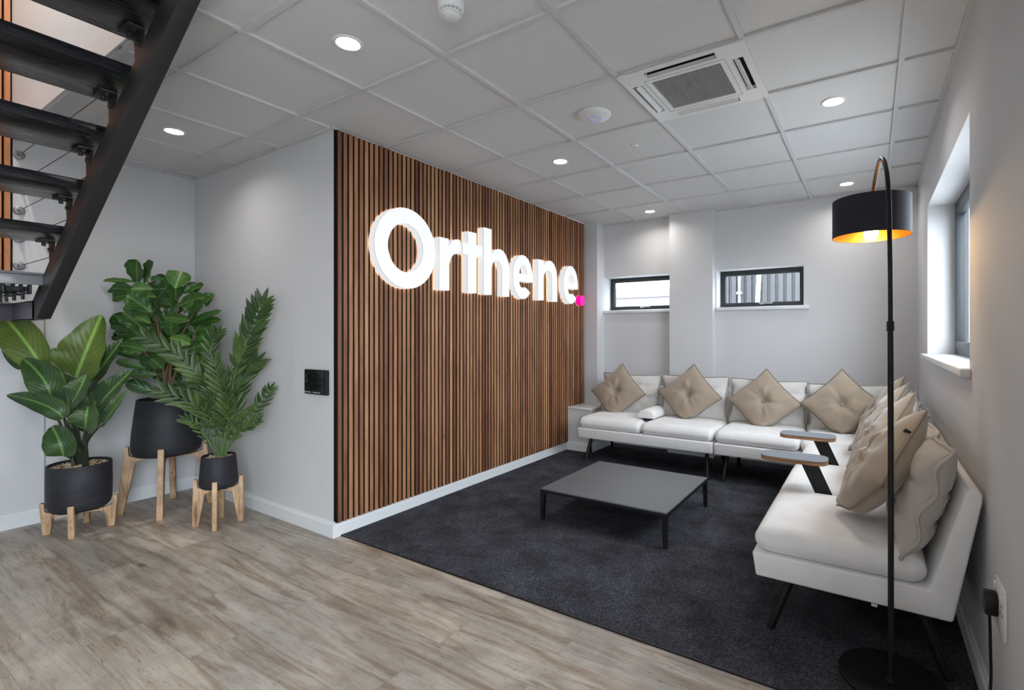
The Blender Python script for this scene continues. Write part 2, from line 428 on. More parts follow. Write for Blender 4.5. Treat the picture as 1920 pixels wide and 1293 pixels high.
# ------------------------------------------------------------------ ceiling
OPN = (XL, 1.30, -1.35, -0.235)      # stair opening x0,x1,y0,y1
rects = [(XP + .02, XR, YP, YB), (XL, XR, OPN[3], YP), (OPN[1], XR, OPN[2], OPN[3]), (XL, XR, YF, OPN[2])]
def cells(lo, hi, s=0.6):
    ks = [lo] + [k * s for k in range(math.ceil(lo / s + 1e-6), math.floor(hi / s - 1e-6) + 1)] + [hi]
    return [(a, c) for a, c in zip(ks, ks[1:]) if c - a > .004]
b = MB()
AC_CELL = (1.2, 1.8)
for (x0, x1, y0, y1) in rects:
    for (a, c) in cells(x0, x1):
        for (d, e) in cells(y0, y1):
            if abs(a - 1.2) < .01 and abs(d - 1.2) < .01: continue
            b.box((a, d, H + .0129), (c, e, H + .030))
struct(b, 'ceiling', 'tile', smooth=0)
b = MB()
for (x0, x1, y0, y1) in rects:
    for k in range(-10, 10):
        g = k * .6
        if x0 + .01 < g < x1 - .01: b.box((g - .012, y0, H), (g + .012, y1, H + .0128))
        if y0 + .01 < g < y1 - .01: b.box((x0, g - .012, H + .0005), (x1, g + .012, H + .0128))
# perimeter angle
t = .022
for seg in [((XR - t, YF), (XR, YB)), ((XL, YF), (XL + t, OPN[2])), ((XL, OPN[3]), (XL + t, YP)), ((XL, YP - t), (XP + .02, YP)),
            ((-0.41, YB - t), (0.432, YB)), ((0.893, YB - t), (XR, YB)), ((0.42, 4.13 - t), (0.905, 4.13)),
            ((XL, OPN[3]), (OPN[1], OPN[3] + t)), ((XL, OPN[2] - t), (OPN[1], OPN[2])), ((OPN[1], OPN[2]), (OPN[1] + t, OPN[3]))]:
    b.box((*seg[0], H - .002), (*seg[1], H + .0128))
struct(b, 'ceiling_grid', 'grid', smooth=0)
b = MB()
for (x0, x1, y0, y1) in [(XL, XR + .2, OPN[3] + .02, YB + .2), (OPN[1] + .02, XR + .2, OPN[2], OPN[3] + .02), (XL, XR + .2, YF - .2, OPN[2] - .02)]:
    b.box((x0, y0, H + .30), (x1, y1, H + .34))
struct(b, 'ceiling_slab', 'wall', smooth=0)
# stairwell above the ceiling
b = MB()
b.box((XL, OPN[3], H + .0105), (OPN[1] + .02, OPN[3] + .10, 5.0)); struct(b, 'wall_stairwell_back', 'wall', smooth=0)
b = MB()
b.box((XL, OPN[3] - .012, H + .0105), (OPN[1], OPN[3], H + .16)); struct(b, 'trim_4', 'skirting', smooth=0)
b = MB(); b.box((XL, OPN[2] - .10, H + .0105), (OPN[1] + .02, OPN[2], 5.0)); struct(b, 'wall_stairwell_front', 'wall', smooth=0)
b = MB(); b.box((OPN[1], OPN[2], H + .0105), (OPN[1] + .10, OPN[3], 5.0)); struct(b, 'wall_stairwell_right', 'wall', smooth=0)
b = MB(); b.box((XL - .1, OPN[2] - .1, 5.0), (OPN[1] + .1, OPN[3] + .1, 5.1)); struct(b, 'ceiling_stairwell', 'wall', smooth=0)

# ------------------------------------------------------------------ windows
def back_window(name, x0, x1, handle_x):
    r = empty(name); r['kind'] = 'structure'
    yo = 4.41; z0, z1 = WZ0 + .018, WZ1
    def ring(nm, a0, a1, c0, c1, w, y0, y1, m='frame'):
        mb = MB()
        mb.box((a0, y0, c0), (a0 + w, y1, c1)); mb.box((a1 - w, y0, c0), (a1, y1, c1))
        mb.box((a0 + w, y0, c0), (a1 - w, y1, c0 + w)); mb.box((a0 + w, y0, c1 - w), (a1 - w, y1, c1))
        return mb.build(nm, m, r, bevel=.002)
    ring('window_frame', x0, x1, z0, z1, .030, yo, yo + .06)
    ring('sash', x0 + .026, x1 - .026, z0 + .026, z1 - .026, .026, yo - .006, yo + .045)
    mb = MB(); mb.box((x0 + .05, yo + .018, z0 + .05), (x1 - .05, yo + .022, z1 - .05)); mb.build('pane', 'glass', r, smooth=0)
    mb = MB(); mb.box((handle_x - .02, yo - .018, z0 + .030), (handle_x + .02, yo - .006, z0 + .050))
    mb.box((handle_x, yo - .030, z0 + .036), (handle_x + .11, yo - .020, z0 + .048))
    mb.build('handle', 'chrome', r, bevel=.002)
    mb = MB(); mb.box((x0, YB, WZ0), (x1, yo + .05, WZ0 + .018)); mb.box((x0 - .0 if x0 < 0 else x0 + .003, YB - .032, WZ0 - .018), (min(x1 + .05, 0.43) if x0 < 0 else x1 + .05, YB, WZ0 + .018))
    o = mb.build('window_sill', 'skirting', r, bevel=.006)
    rebase(r, ((x0 + x1) / 2, YB, WZ0))
back_window('window_1', -0.41, 0.42, 0.0)
back_window('window_2', 0.905, 1.73, 1.32)
r = empty('window_3'); r['kind'] = 'structure'
xo = XR + .155; z0 = RZ0 + .02
def rring(nm, a0, a1, c0, c1, w, x0, x1):
    mb = MB()
    mb.box((x0, a0, c0), (x1, a0 + w, c1)); mb.box((x0, a1 - w, c0), (x1, a1, c1))
    mb.box((x0, a0 + w, c0), (x1, a1 - w, c0 + w)); mb.box((x0, a0 + w, c1 - w), (x1, a1 - w, c1))
    return mb.build(nm, 'frame', r, bevel=.003)
rring('window_frame', RY0, RY1, z0, RZ1, .050, xo, xo + .07)
rring('sash', RY0 + .045, 2.455, z0 + .045, RZ1 - .045, .045, xo - .006, xo + .05)
rring('sash', 2.455, RY1 - .045, z0 + .045, RZ1 - .045, .045, xo - .006, xo + .05)
mb = MB(); mb.box((xo + .02, RY0 + .08, z0 + .08), (xo + .024, 2.43, RZ1 - .08)); mb.build('pane', 'glass', r, smooth=0)
mb = MB(); mb.box((xo + .02, 2.48, z0 + .08), (xo + .024, RY1 - .08, RZ1 - .08)); mb.build('pane', 'glass', r, smooth=0)
mb = MB(); mb.box((XR, RY0, RZ0), (xo + .05, RY1, RZ0 + .02)); mb.box((XR - .038, RY0 - .05, RZ0 - .016), (XR, RY1 + .05, RZ0 + .02))
mb.build('window_sill', 'skirting', r, bevel=.008, seg=3)
rebase(r, (XR, 2.455, RZ0))
# unseen glazed entrance, added behind the camera to let daylight in
r = empty('added_door_1'); r['kind'] = 'structure'
rring('added_door_frame', -3.1, -.9, 0, 2.4, .05, xo, xo + .07)
mb = MB(); mb.box((xo, -2.04, .05), (xo + .07, -1.96, 2.35)); mb.build('mullion', 'frame', r, bevel=.003)
for (q0, q1) in ((-3.05, -2.04), (-1.96, -.95)):
    mb = MB(); mb.box((xo + .02, q0, .05), (xo + .024, q1, 2.35)); mb.build('pane', 'glass', r, smooth=0)
rebase(r, (XR, -2.0, 0))

# ------------------------------------------------------------------ outside the back windows
M['cladding'] = mat('grey_profiled_cladding', (0.042, 0.042, 0.045), 0.5)
M['asphalt'] = mat('pale_concrete_yard', (0.42, 0.42, 0.41), 0.9)
b = MB(); b.box((-30, 4.7, -0.35), (30, 60, -0.25)); b.box((3.1, -30, -0.35), (30, 4.7, -0.25)); b.box((-30, -30, -.35), (3.1, -4.3, -.25)); struct(b, 'ground', 'asphalt', smooth=0)
b = MB(); x = -0.25; poly = []
while x < 3.4:
    for (dx, dy) in ((0, 0), (.065, 0), (.078, .03), (.10, .03), (.113, 0)): poly.append((x + dx, 7.0 + dy))
    x += .113
poly += [(x, 7.12), (-0.25, 7.12)]
b.prism(poly, 'z', -0.25, 4.5)
tag(b.build('cladding_wall', 'cladding', smooth=0), 'grey ribbed metal clad building seen through the right of the two small windows', 'building')
b = MB(); b.tube([(0.72, 6.9, -.25), (0.93, 6.9, 3.6)], .032, 12)
tag(b.build('leaning_pole', mat('white_painted_pole', (0.8, 0.85, 0.86), .4)), 'white pole leaning against the grey ribbed cladding outside', 'pole')
b = MB(); b.tube([(0.56, 6.93, -.25), (0.56, 6.93, 4.0)], .022, 10)
for k in range(6): b.box((.52, 6.90, .1 + k * .6), (.60, 6.998, .14 + k * .6))
tag(b.build('downpipe', mat('dull_grey_pipe', (.13, .13, .135), .6)), 'slim galvanised downpipe on the grey cladding left of the leaning pole', 'pipe')
M['far'] = mat('pale_render', (0.12, 0.117, 0.117), 0.9)
M['far_roof'] = mat('pale_red_roof', (0.17, 0.12, 0.115), 0.9)
M['far_dark'] = mat('dark_glazing', (0.05, 0.055, 0.065), 0.5)
def house(x, y, w, h, lab, roof='far_roof'):
    r = empty('house')
    mb = MB(); mb.box((x, y, -.25), (x + w, y + 5, h)); mb.build('wall', 'far', r, smooth=0)
    mb = MB(); mb.prism([(x - .2, h), (x + w + .2, h), (x + w / 2, h + 1.3)], 'y', y - .2, y + 5.2); mb.build('roof', roof, r, smooth=0)
    for k in range(int(w / 1.6)):
        for q in range(2):
            mb = MB(); xx = x + .5 + k * 1.6; zz = h - 1.6 - q * 2.2
            mb.box((xx, y - .03, zz), (xx + .8, y, zz + 1.0)); mb.build('window', 'far_dark', r, smooth=0)
    rebase(r, (x + w / 2, y + 2.5, -.25)); tag(r, lab, 'house')
house(-15.5, 33, 7, 4.0, 'pale rendered house seen far through the left small window, nearer its left edge')
house(-6.5, 36, 8, 3.4, 'wide pale rendered house seen far through the left small window, beside its right edge', 'far')
r = empty('parked_car')
mb = MB(); mb.prism([(-3.2, 0.10), (-3.25, .45), (-3.05, .62), (-2.55, .68), (-2.15, 1.08), (-1.05, 1.1), (-.55, .72), (.0, .62), (.05, .1)], 'y', 13.0, 14.6)
mb.build('body', mat('blue_car_paint', (.05, .07, .16), .3), r, bevel=.06)
mb = MB(); mb.prism([(-2.5, .70), (-2.12, 1.03), (-1.08, 1.05), (-.65, .72)], 'y', 12.99, 13.0); mb.build('side_window', 'far_dark', r, smooth=0)
for x in (-2.6, -.6):
    mb = MB(); mb.lathe([(0, -.09), (.30, -.09), (.32, 0), (.30, .09), (0, .09)], n=24)
    o = mb.build('wheel', 'black_void', r); o.rotation_euler = (R(90), 0, 0); o.location = (x, 13.05, .07)
rebase(r, (-1.6, 13.8, -.25)); tag(r, 'dark blue car parked outside the left small window', 'car')

# ================================================================== SLAT WALL
r = empty('slat_wall_panel')
b = MB(); b.box((XP, YP, .088), (XP + .006, 4.052, H)); b.build('backing', 'felt', r, smooth=0)
b = MB()
k = 0; y = 0.829
while y + .027 < 4.053:
    b.box((XP + .006, y, .090), (XP + .026, y + .027, H - .001)); y += .0395
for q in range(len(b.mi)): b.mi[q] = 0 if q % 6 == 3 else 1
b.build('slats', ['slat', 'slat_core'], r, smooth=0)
rebase(r, (XP, 2.43, .088))
tag(r, 'wide wall covering of vertical walnut slats behind the white lettering', 'wall panel')
# slatted panel on the left wall over the landing
r = empty('slat_wall_panel')
b = MB(); b.box((XL, -1.35, 1.62), (XL + .006, -0.232, 5.0)); b.build('backing', 'felt', r, smooth=0)
b = MB(); y = -0.245 - .027
while y > -1.34: b.box((XL + .006, y, 1.64), (XL + .026, y + .027, 4.99)); y -= .0395
b.build('slats', 'slat_warm_lit', r, smooth=0)
rebase(r, (XL, -.79, 1.62))
tag(r, 'narrow strip of wooden slats, warm light painted into their colour, seen behind the black stair treads', 'wall panel')

# ================================================================== SIGN
M['sign_face'] = mat('lit_white_acrylic', (0.2, 0.2, 0.2), 0.4, emit=(0.97, 0.98, 1.0), estr=0.50)
M['sign_side'] = mat('lit_white_acrylic_return', (0.2, 0.2, 0.2), 0.4, emit=(0.97, 0.98, 1.0), estr=0.44)
M['sign_rim'] = mat('pale_grey_trim_edge', (0.10, 0.10, 0.11), 0.5)
M['sign_pink'] = mat('lit_pink_acrylic', (0.8, 0.0, 0.25), 0.4, emit=(1.0, 0.0, 0.24), estr=0.7)
M['sign_back'] = mat('lit_rear_halo_panel', (0.8, 0.8, 0.8), 0.4, emit=(1.0, 0.93, 0.82), estr=4.0)
def ell(cx, cz, rx, rz, a0=0, a1=360, n=56):
    full = abs(a1 - a0) >= 360
    k = n if full else n + 1
    return [(cx + rx * math.cos(R(a0 + (a1 - a0) * i / n)), cz + rz * math.sin(R(a0 + (a1 - a0) * i / n))) for i in range(k)]
def offset_fill(name, loops, depth):
    """loops in (y,z) -> filled extruded mesh, local x 0..depth"""
    cu = bpy.data.curves.new(name, 'CURVE'); cu.dimensions = '2D'; cu.fill_mode = 'BOTH'; cu.extrude = depth / 2
    for L in loops:
        s = cu.splines.new('POLY'); s.points.add(len(L) - 1)
        for p, q in zip(s.points, L): p.co = (q[0], q[1], 0, 1)
        s.use_cyclic_u = True
    o = bpy.data.objects.new(name, cu)
    me = bpy.data.meshes.new_from_object(o)
    bpy.data.objects.remove(o); bpy.data.curves.remove(cu)
    return me
SX0, SX1 = XP + .032, -0.497
def letter(parent, loops, face='sign_face', side='sign_side', name='letter', label=None):
    d = SX1 - SX0 - .0025
    rt = empty(name) if False else None
    me = offset_fill(name, loops, d)
    for mm in (side, face, 'sign_rim', 'sign_back'): me.materials.append(M[mm])
    T = Matrix(((0, 0, 1, SX0 + d / 2), (1, 0, 0, 0), (0, 1, 0, 0), (0, 0, 0, 1)))
    me.transform(T); me.update()
    me2 = offset_fill(name, loops, .0025)
    for mm in (side, face, 'sign_rim', 'sign_back'): me2.materials.append(M[mm])
    me2.transform(Matrix(((0, 0, 1, SX1 - .00125), (1, 0, 0, 0), (0, 1, 0, 0), (0, 0, 0, 1)))); me2.update()
    for mm, sidx in ((me, 0), (me2, 2)):
        for p in mm.polygons:
            p.material_index = sidx if abs(p.normal.x) < .5 else (1 if p.normal.x > 0 or sidx == 2 else 3)
    bm = bmesh.new(); bm.from_mesh(me); bm.from_mesh(me2)
    me3 = bpy.data.meshes.new(name); bm.to_mesh(me3); bm.free()
    for mm in (side, face, 'sign_rim', 'sign_back'): me3.materials.append(M[mm])
    o = bpy.data.objects.new(name, me3); COL.objects.link(o); o.parent = parent
    if label: o['label'] = label
    return o
sign = empty('illuminated_sign')
ZB, ZX = 1.622, 2.024
def arch(xl, xr, x2, top):
    w = x2 - .105; xm = (xr + x2) / 2 - .005
    P = [(xl, ZB), (xl, top), (xr, top)]
    if top > ZX + .01: P += [(xr, ZX - .045)]
    else: P += [(xr, ZX - .05)]
    P += [(xr + (xm - xr) * .35, ZX - .008), (xm - .02, ZX + .010)]
    P += ell(xm - .01, ZX - .175, x2 - xm + .01, .187, 82, 0, 20)
    P += [(x2, ZB), (w, ZB)]
    P += ell((xr + w) / 2, ZX - .185, (w - xr) / 2, .092, 0, 180, 20)
    P += [(xr, ZB)]
    return [P]
def eshape(cx):
    rx, rz = .158, .207; ir, iz = .060, .115; cz = 1.822
    bt, bb = cz + .028, cz - .040
    a0 = math.degrees(math.asin((bb - cz) / rz))
    P = ell(cx, cz, rx, rz, a0, 318, 60)
    P += ell(cx, cz - .002, ir + .008, iz - .004, 305, 180 + math.degrees(math.asin((cz - bb) / iz)), 26)
    ah = math.degrees(math.asin((bt - cz) / iz))
    Q = ell(cx, cz, ir, iz, ah, 180 - ah, 24)
    return [P, Q]
letter(sign, [ell(1.324, 1.889, .273, .284, n=96), ell(1.318, 1.891, .156, .171, n=96)])
letter(sign, [[(1.636, ZB), (1.636, ZX), (1.738, ZX), (1.738, ZX - .055), (1.765, ZX - .018), (1.80, ZX + .004), (1.835, ZX + .012), (1.866, ZX + .010), (1.866, ZX - .098), (1.83, ZX - .098), (1.79, ZX - .115), (1.762, ZX - .150), (1.745, ZX - .20), (1.745, ZB)]])
letter(sign, [[(1.954, ZB), (1.954, 1.930), (1.892, 1.930), (1.892, ZX), (1.954, ZX), (1.954, 2.122), (2.060, 2.122), (2.060, ZX), (2.128, ZX), (2.128, 1.930), (2.060, 1.930), (2.060, ZB)]])
letter(sign, arch(2.151, 2.256, 2.505, 2.190))
letter(sign, eshape(2.716))
letter(sign, arch(2.962, 3.066, 3.325, ZX))
letter(sign, eshape(3.600))
letter(sign, [ell(3.862, 1.667, .055, .056, n=40)], 'sign_pink', 'sign_pink', 'full_stop', 'pink lit full stop')
rebase(sign, (SX0, 2.45, ZB))
tag(sign, 'large lit white letters reading Orthene with a pink full stop on the slatted wall', 'sign')

# ================================================================== CEILING FITTINGS
def make_downlight():
    r = empty('downlight')
    b = MB(); b.lathe([(.046, -.001), (.052, -.006), (.060, -.006), (.064, -.001), (.064, .004), (.046, .004)], n=40); b.build('trim_ring', 'white_plastic', r)
    b = MB(); b.lathe([(.0005, .0), (.047, .0), (.047, .006)], n=32); b.build('diffuser', 'lamp_glow', r)
    l = add_light('downlight_lamp', 'AREA', r, (0, 0, -.008), DOWNLIGHT_W, DOWNLIGHT_COL, shape='DISK', size=.09)
    l.data.spread = R(150)
    return r
spots = [(.3, .3, 'round recessed ceiling light over the corner of the slatted wall'),
         (-1.5, .3, 'round recessed ceiling light above the potted plants beside the stair'),
         (.3, 2.1, 'round recessed ceiling light above the lit white lettering'),
         (.3, 3.9, 'round recessed ceiling light by the back wall above the left small window'),
         (2.1, 2.1, 'round recessed ceiling light right of the air conditioning cassette'),
         (2.1, 3.9, 'round recessed ceiling light by the back wall, behind the arc lamp shade'),
         (.3, -1.5, 'unseen round ceiling light added behind the viewpoint, nearest the stair opening'),  # from here on: unseen lamps added behind the camera for more light
         (2.1, -1.5, 'unseen round ceiling light added behind the viewpoint, nearest the added glazed entrance'),
         (-1.5, -3.3, 'unseen round ceiling light added by the rear wall, at its left end'),
         (.3, -3.3, 'unseen round ceiling light added by the middle of the rear wall'),
         (2.1, -3.3, 'unseen round ceiling light added by the rear wall, at its right end')]
d0 = make_downlight(); first = True
for (x, y, lab) in spots:
    o = d0 if first else copy_tree(d0)
    first = False
    o.location = (x, y, H + .0125)
    tag(o, lab, 'ceiling light', 'recessed downlights in the tiled ceiling')
o = copy_tree(d0); o.location = (-1.2, -.8, 4.995); tag(o, 'unseen round light added at the top of the stairwell to brighten it', 'ceiling light', 'recessed downlights in the tiled ceiling')  # unseen lamp, added to brighten the stairwell
for c in o.children:
    if c.type == 'LIGHT': c.data = c.data.copy(); c.data.energy = 40; c.data.spread = R(178)

# air conditioning cassette, 600 x 600 tile
r = empty('air_conditioning_cassette')
cx = cy = 1.5; zf = H - .006
def rr(a, c, dz0, dz1, mb): mb.box((a[0] + cx, a[1] + cy, zf + dz0), (c[0] + cx, c[1] + cy, zf + dz1))
b = MB()
o_, i_, s0, s1 = .305, .20, .222, .276    # outer half, grille half, slot from/to
rr((-o_, -o_), (o_, -s1), 0, .02, b); rr((-o_, s1), (o_, o_), 0, .02, b); rr((-o_, -s1), (-s1, s1), 0, .02, b); rr((s1, -s1), (o_, s1), 0, .02, b)   
for sx in (-1, 1):
    for sy in (-1, 1):
        rr((min(sx * .172, sx * s1), min(sy * .172, sy * s1)), (max(sx * .172, sx * s1), max(sy * .172, sy * s1)), 0, .02, b)
rr((-s0, -.172), (-.172, .172), 0, .02, b); rr((.172, -.172), (s0, .172), 0, .02, b); rr((-.172, -s0), (.172, -.172), 0, .02, b); rr((-.172, .172), (.172, s0), 0, .02, b)
b.build('fascia', 'white_plastic', r, smooth=0)
b = MB(); rr((-.30, -.30), (.30, .30), .05, .06, b); b.build('plenum', 'black_void', r, smooth=0)
b = MB()
for q in [((-.200, -.200), (.200, -.198)), ((-.200, .198), (.200, .200)), ((-.200, -.198), (-.198, .198)), ((.198, -.198), (.200, .198))]: rr(*q, -.001, .0, b)
b.build('grille_seam', 'grey_plastic', r, smooth=0)
b = MB()
for (sx, sy) in ((1, 0), (-1, 0), (0, 1), (0, -1)):
    m_ = (s0 + s1) / 2
    if sx: pts = [(sx * (m_ + .010), zf - .004), (sx * (m_ - .016), zf + .014), (sx * (m_ - .018), zf + .011), (sx * (m_ + .008), zf - .007)]; b2 = [(p[0] + cx, p[1]) for p in pts]; b.prism(b2, 'y', cy - .165, cy + .165)
    else: pts = [(sy * (m_ + .010), zf - .004), (sy * (m_ - .016), zf + .014), (sy * (m_ - .018), zf + .011), (sy * (m_ + .008), zf - .007)]; b2 = [(p[0] + cy, p[1]) for p in pts]; b.prism(b2, 'x', cx - .165, cx + .165)
b.build('air_flap', 'white_plastic', r, smooth=0)
b = MB()
k = -.168
while k < .168: rr((k, -.17), (k + .0025, .17), .003, .008, b); rr((-.17, k), (.17, k + .0025), .004, .007, b); k += .0085
rr((-.172, -.172), (.172, .172), .012, .014, b)
b.build('intake_grille', 'grey_plastic', r, smooth=0)
rebase(r, (cx, cy, H)); tag(r, 'square white air conditioning cassette with a grey grille set in the ceiling', 'air conditioner')

# smoke detector
r = empty('smoke_detector')
b = MB(); b.lathe([(.0005, 0), (.052, 0), (.052, -.030), (.048, -.036), (.044, -.038), (.0005, -.038)], n=36); b.build('base', 'white_plastic', r)
b = MB(); b.lathe([(.042, -.038), (.042, -.050), (.030, -.062), (.022, -.066), (.0005, -.067)], n=36)
for k in range(16):
    a = 2 * PI * k / 16; b.box((.040 * math.cos(a) - .003, .040 * math.sin(a) - .003, -.056), (.040 * math.cos(a) + .003, .040 * math.sin(a) + .003, -.038))
b.build('sensor_head', 'white_plastic', r)
b = MB(); b.lathe([(.0425, -.040), (.0425, -.047)], n=36); b.build('vent_slot', 'grey_plastic', r)
r.location = (.884, .345, H + .0125); tag(r, 'white smoke detector with a stubby head on the ceiling at the top edge', 'smoke detector')
# wireless access point
r = empty('wireless_access_point')
b = MB(); b.lathe([(.0005, -.030), (.03, -.030), (.07, -.026), (.093, -.016), (.100, -.006), (.098, 0), (.0005, 0)], n=48); b.build('housing', 'white_plastic', r)
b = MB(); b.lathe([(.036, -.0300), (.0375, -.0312), (.039, -.0298)], n=48); b.build('led_ring', mat('blue_led_ring', (.05, .1, .6), .4, emit=(.15, .22, .8), estr=.35), r)
r.location = (.892, 1.53, H + .0125); tag(r, 'round white wireless access point with a blue ring on the ceiling', 'wireless access point')
r = empty('presence_sensor')
b = MB(); b.lathe([(.0005, -.012), (.012, -.010), (.018, -.004), (.026, -.003), (.027, 0), (.0005, 0)], n=28); b.build('housing', 'white_plastic', r)
b = MB(); b.lathe([(.0005, -.0135), (.006, -.0125), (.008, -.0105)], n=16); b.build('lens', 'grey_plastic', r)
r.location = (.899, 2.11, H + .0125); tag(r, 'tiny white ceiling sensor between the access point and the back wall', 'sensor')

# ================================================================== STAIR
r = empty('staircase')
Y1, Y2 = -0.300, -0.242
sl = 0.62
def zt(x): return 1.499 + sl * (x + 1.649)          # top edge of the stringer
def zb(x): return 1.365 + sl * (x + 1.618)
XT = 1.2
def stringer(y1, y2):
    b = MB()
    poly = [(-1.649 - .16, zt(-1.649 - .16) + .0), (XT, zt(XT)), (XT, zb(XT)), (-1.618, 1.365), (-1.84, 1.365), (-1.84, zt(-1.84))]
    poly = [(-1.70, zt(-1.70)), (XT, zt(XT)), (XT, zb(XT)), (-1.618, 1.367), (-1.70, 1.367)]
    b.prism(poly, 'y', y1, y2); return b.build('stringer', 'stringer', r, bevel=.002)
stringer(Y1, Y2); stringer(-1.31, -1.25)
RISE, GO = .185, .298
for k in range(-5, 5):
    xb = -0.295 - GO * k; zu = 2.341 - RISE * k
    if k > 3: continue
    b = MB(); yA, yB = -1.27, (-0.216 if k >= 0 else -0.238)
    x_n = xb - .375
    # folded tray: back upstand, deck, front upstand
    b.box((xb - .006, yA, zu), (xb, yB, zu + .045)); b.box((x_n, yA, zu), (x_n + .006, yB, zu + .045)); b.box((x_n + .006, yA, zu), (xb - .006, yB, zu + .006))
    b.box((x_n + .006, yA, zu + .036), (xb - .006, yB, zu + .0445))
    o = b.build('tread', 'black_stair', r, bevel=.0025)
    for yy in (Y1 + .03, -1.262):
        b = MB(); s = -1 if yy > -.5 else 1
        xc = xb - .27; zz = zt(xc)
        b.prism([(xc - .030, zt(xc - .030) - .02), (xc + .040, zt(xc + .040) - .02), (xc + .055, zu - .001), (xc - .055, zu - .001)], 'y', yy - .004, yy)
        b.prism([(xc - .055, zu - .010), (xc + .055, zu - .010), (xc + .055, zu - .001), (xc - .055, zu - .001)], 'y', yy - .055 if s < 0 else yy, yy if s < 0 else yy + .055)
        b.tube([(xc - .02, yy - .03, zu - .008), (xc - .02, yy - .03, zu - .030)], .009, 6); b.tube([(xc + .03, yy - .03, zu - .008), (xc + .03, yy - .03, zu - .022)], .008, 6)
        b.tube([(xc, yy - .006, zu - .05), (xc, yy - .018, zu - .05)], .011, 6)
        b.build('bracket', 'stringer', o, bevel=.001)
# quarter landing against the left wall
b = MB(); b.box((XL + .03, -1.27, 1.595), (-1.50, -0.262, 1.601)); b.box((-1.506, -1.27, 1.545), (-1.50, -0.262, 1.612)); b.box((XL + .03, -1.27, 1.601), (-1.52, -0.27, 1.612))
land = b.build('landing', 'steel_light', r, bevel=.0015)
b = MB()
b.box((-2.13, -.300, 1.362), (-1.66, -.292, 1.470)); b.box((-2.13, -.300, 1.462), (-1.66, -.25, 1.470)); b.box((-2.13, -.300, 1.362), (-1.66, -.25, 1.370))
b.box((-2.138, -1.27, 1.362), (-2.13, -.292, 1.470)); b.box((-2.138, -1.27, 1.462), (-2.08, -.292, 1.470))
b.build('landing_beam', mat('satin_purple_grey_steel', (.14, .125, .15), .3, .5), r, bevel=.0015)
for (x, y) in ((-1.60, -.33), (-1.66, -.42), (-1.78, -.33), (-1.84, -.42), (-1.95, -.33), (-1.72, -.50)):
    b = MB(); b.box((x - .03, y - .004, 1.50), (x + .03, y + .004, 1.594)); b.box((x - .03, y - .05, 1.500), (x + .03, y, 1.507)); b.tube([(x, y - .025, 1.47), (x, y - .025, 1.525)], .008, 6)
    b.build('bracket', 'black_stair', land, bevel=.001)
for (x, y) in ((-2.12, -.75), (-2.12, -1.2), (-2.12, -.36)):
    b = MB(); b.box((x - .015, y - .015, 1.468), (x + .015, y + .015, 1.597)); b.build('post', 'stringer', land, smooth=0)
for x in (-1.72, -1.9, -2.05):
    b = MB(); b.box((x, -1.27, 1.52), (x + .05, -.31, 1.545)); b.build('deck_bearer', 'stringer', land, smooth=0)
rebase(r, (-1.70, -.27, 1.362))
tag(r, 'black open-riser steel staircase rising across the upper left corner', 'staircase')
# wire balustrade between wall and stringer
WL = ['topmost of the five wires under the stair', 'second wire from the top under the stair', 'middle of the five wires under the stair', 'second wire from the bottom under the stair', 'lowest of the five wires under the stair']
for i, z in enumerate((2.475, 2.29, 2.105, 1.92, 1.737)):   # heights of the fixings
    w = empty('balustrade_wire')
    xe = (z - 1.43) / sl - 1.649 - .16
    b = MB(); b.tube([(XL + .05, -.200, z), (xe, -.200, z)], .0022, 6); b.build('wire', 'black_metal', w)
    b = MB(); b.lathe([(.0005, .0), (.029, .0), (.029, .006), (.024, .010), (.012, .012), (.010, .040), (.0005, .040)], n=24); o = b.build('wall_fixing', 'fixing', w)
    o.rotation_euler = (0, R(90), 0); o.location = (XL, -.200, z)
    b = MB(); b.tube([(XL + .035, -.200, z), (XL + .085, -.2003, z)], [.005, .0035], 8); b.build('tensioner', 'chrome', w)
    rebase(w, (XL, -.200, z)); tag(w, 'thin black ' + WL[i], 'wire', 'horizontal balustrade wires')

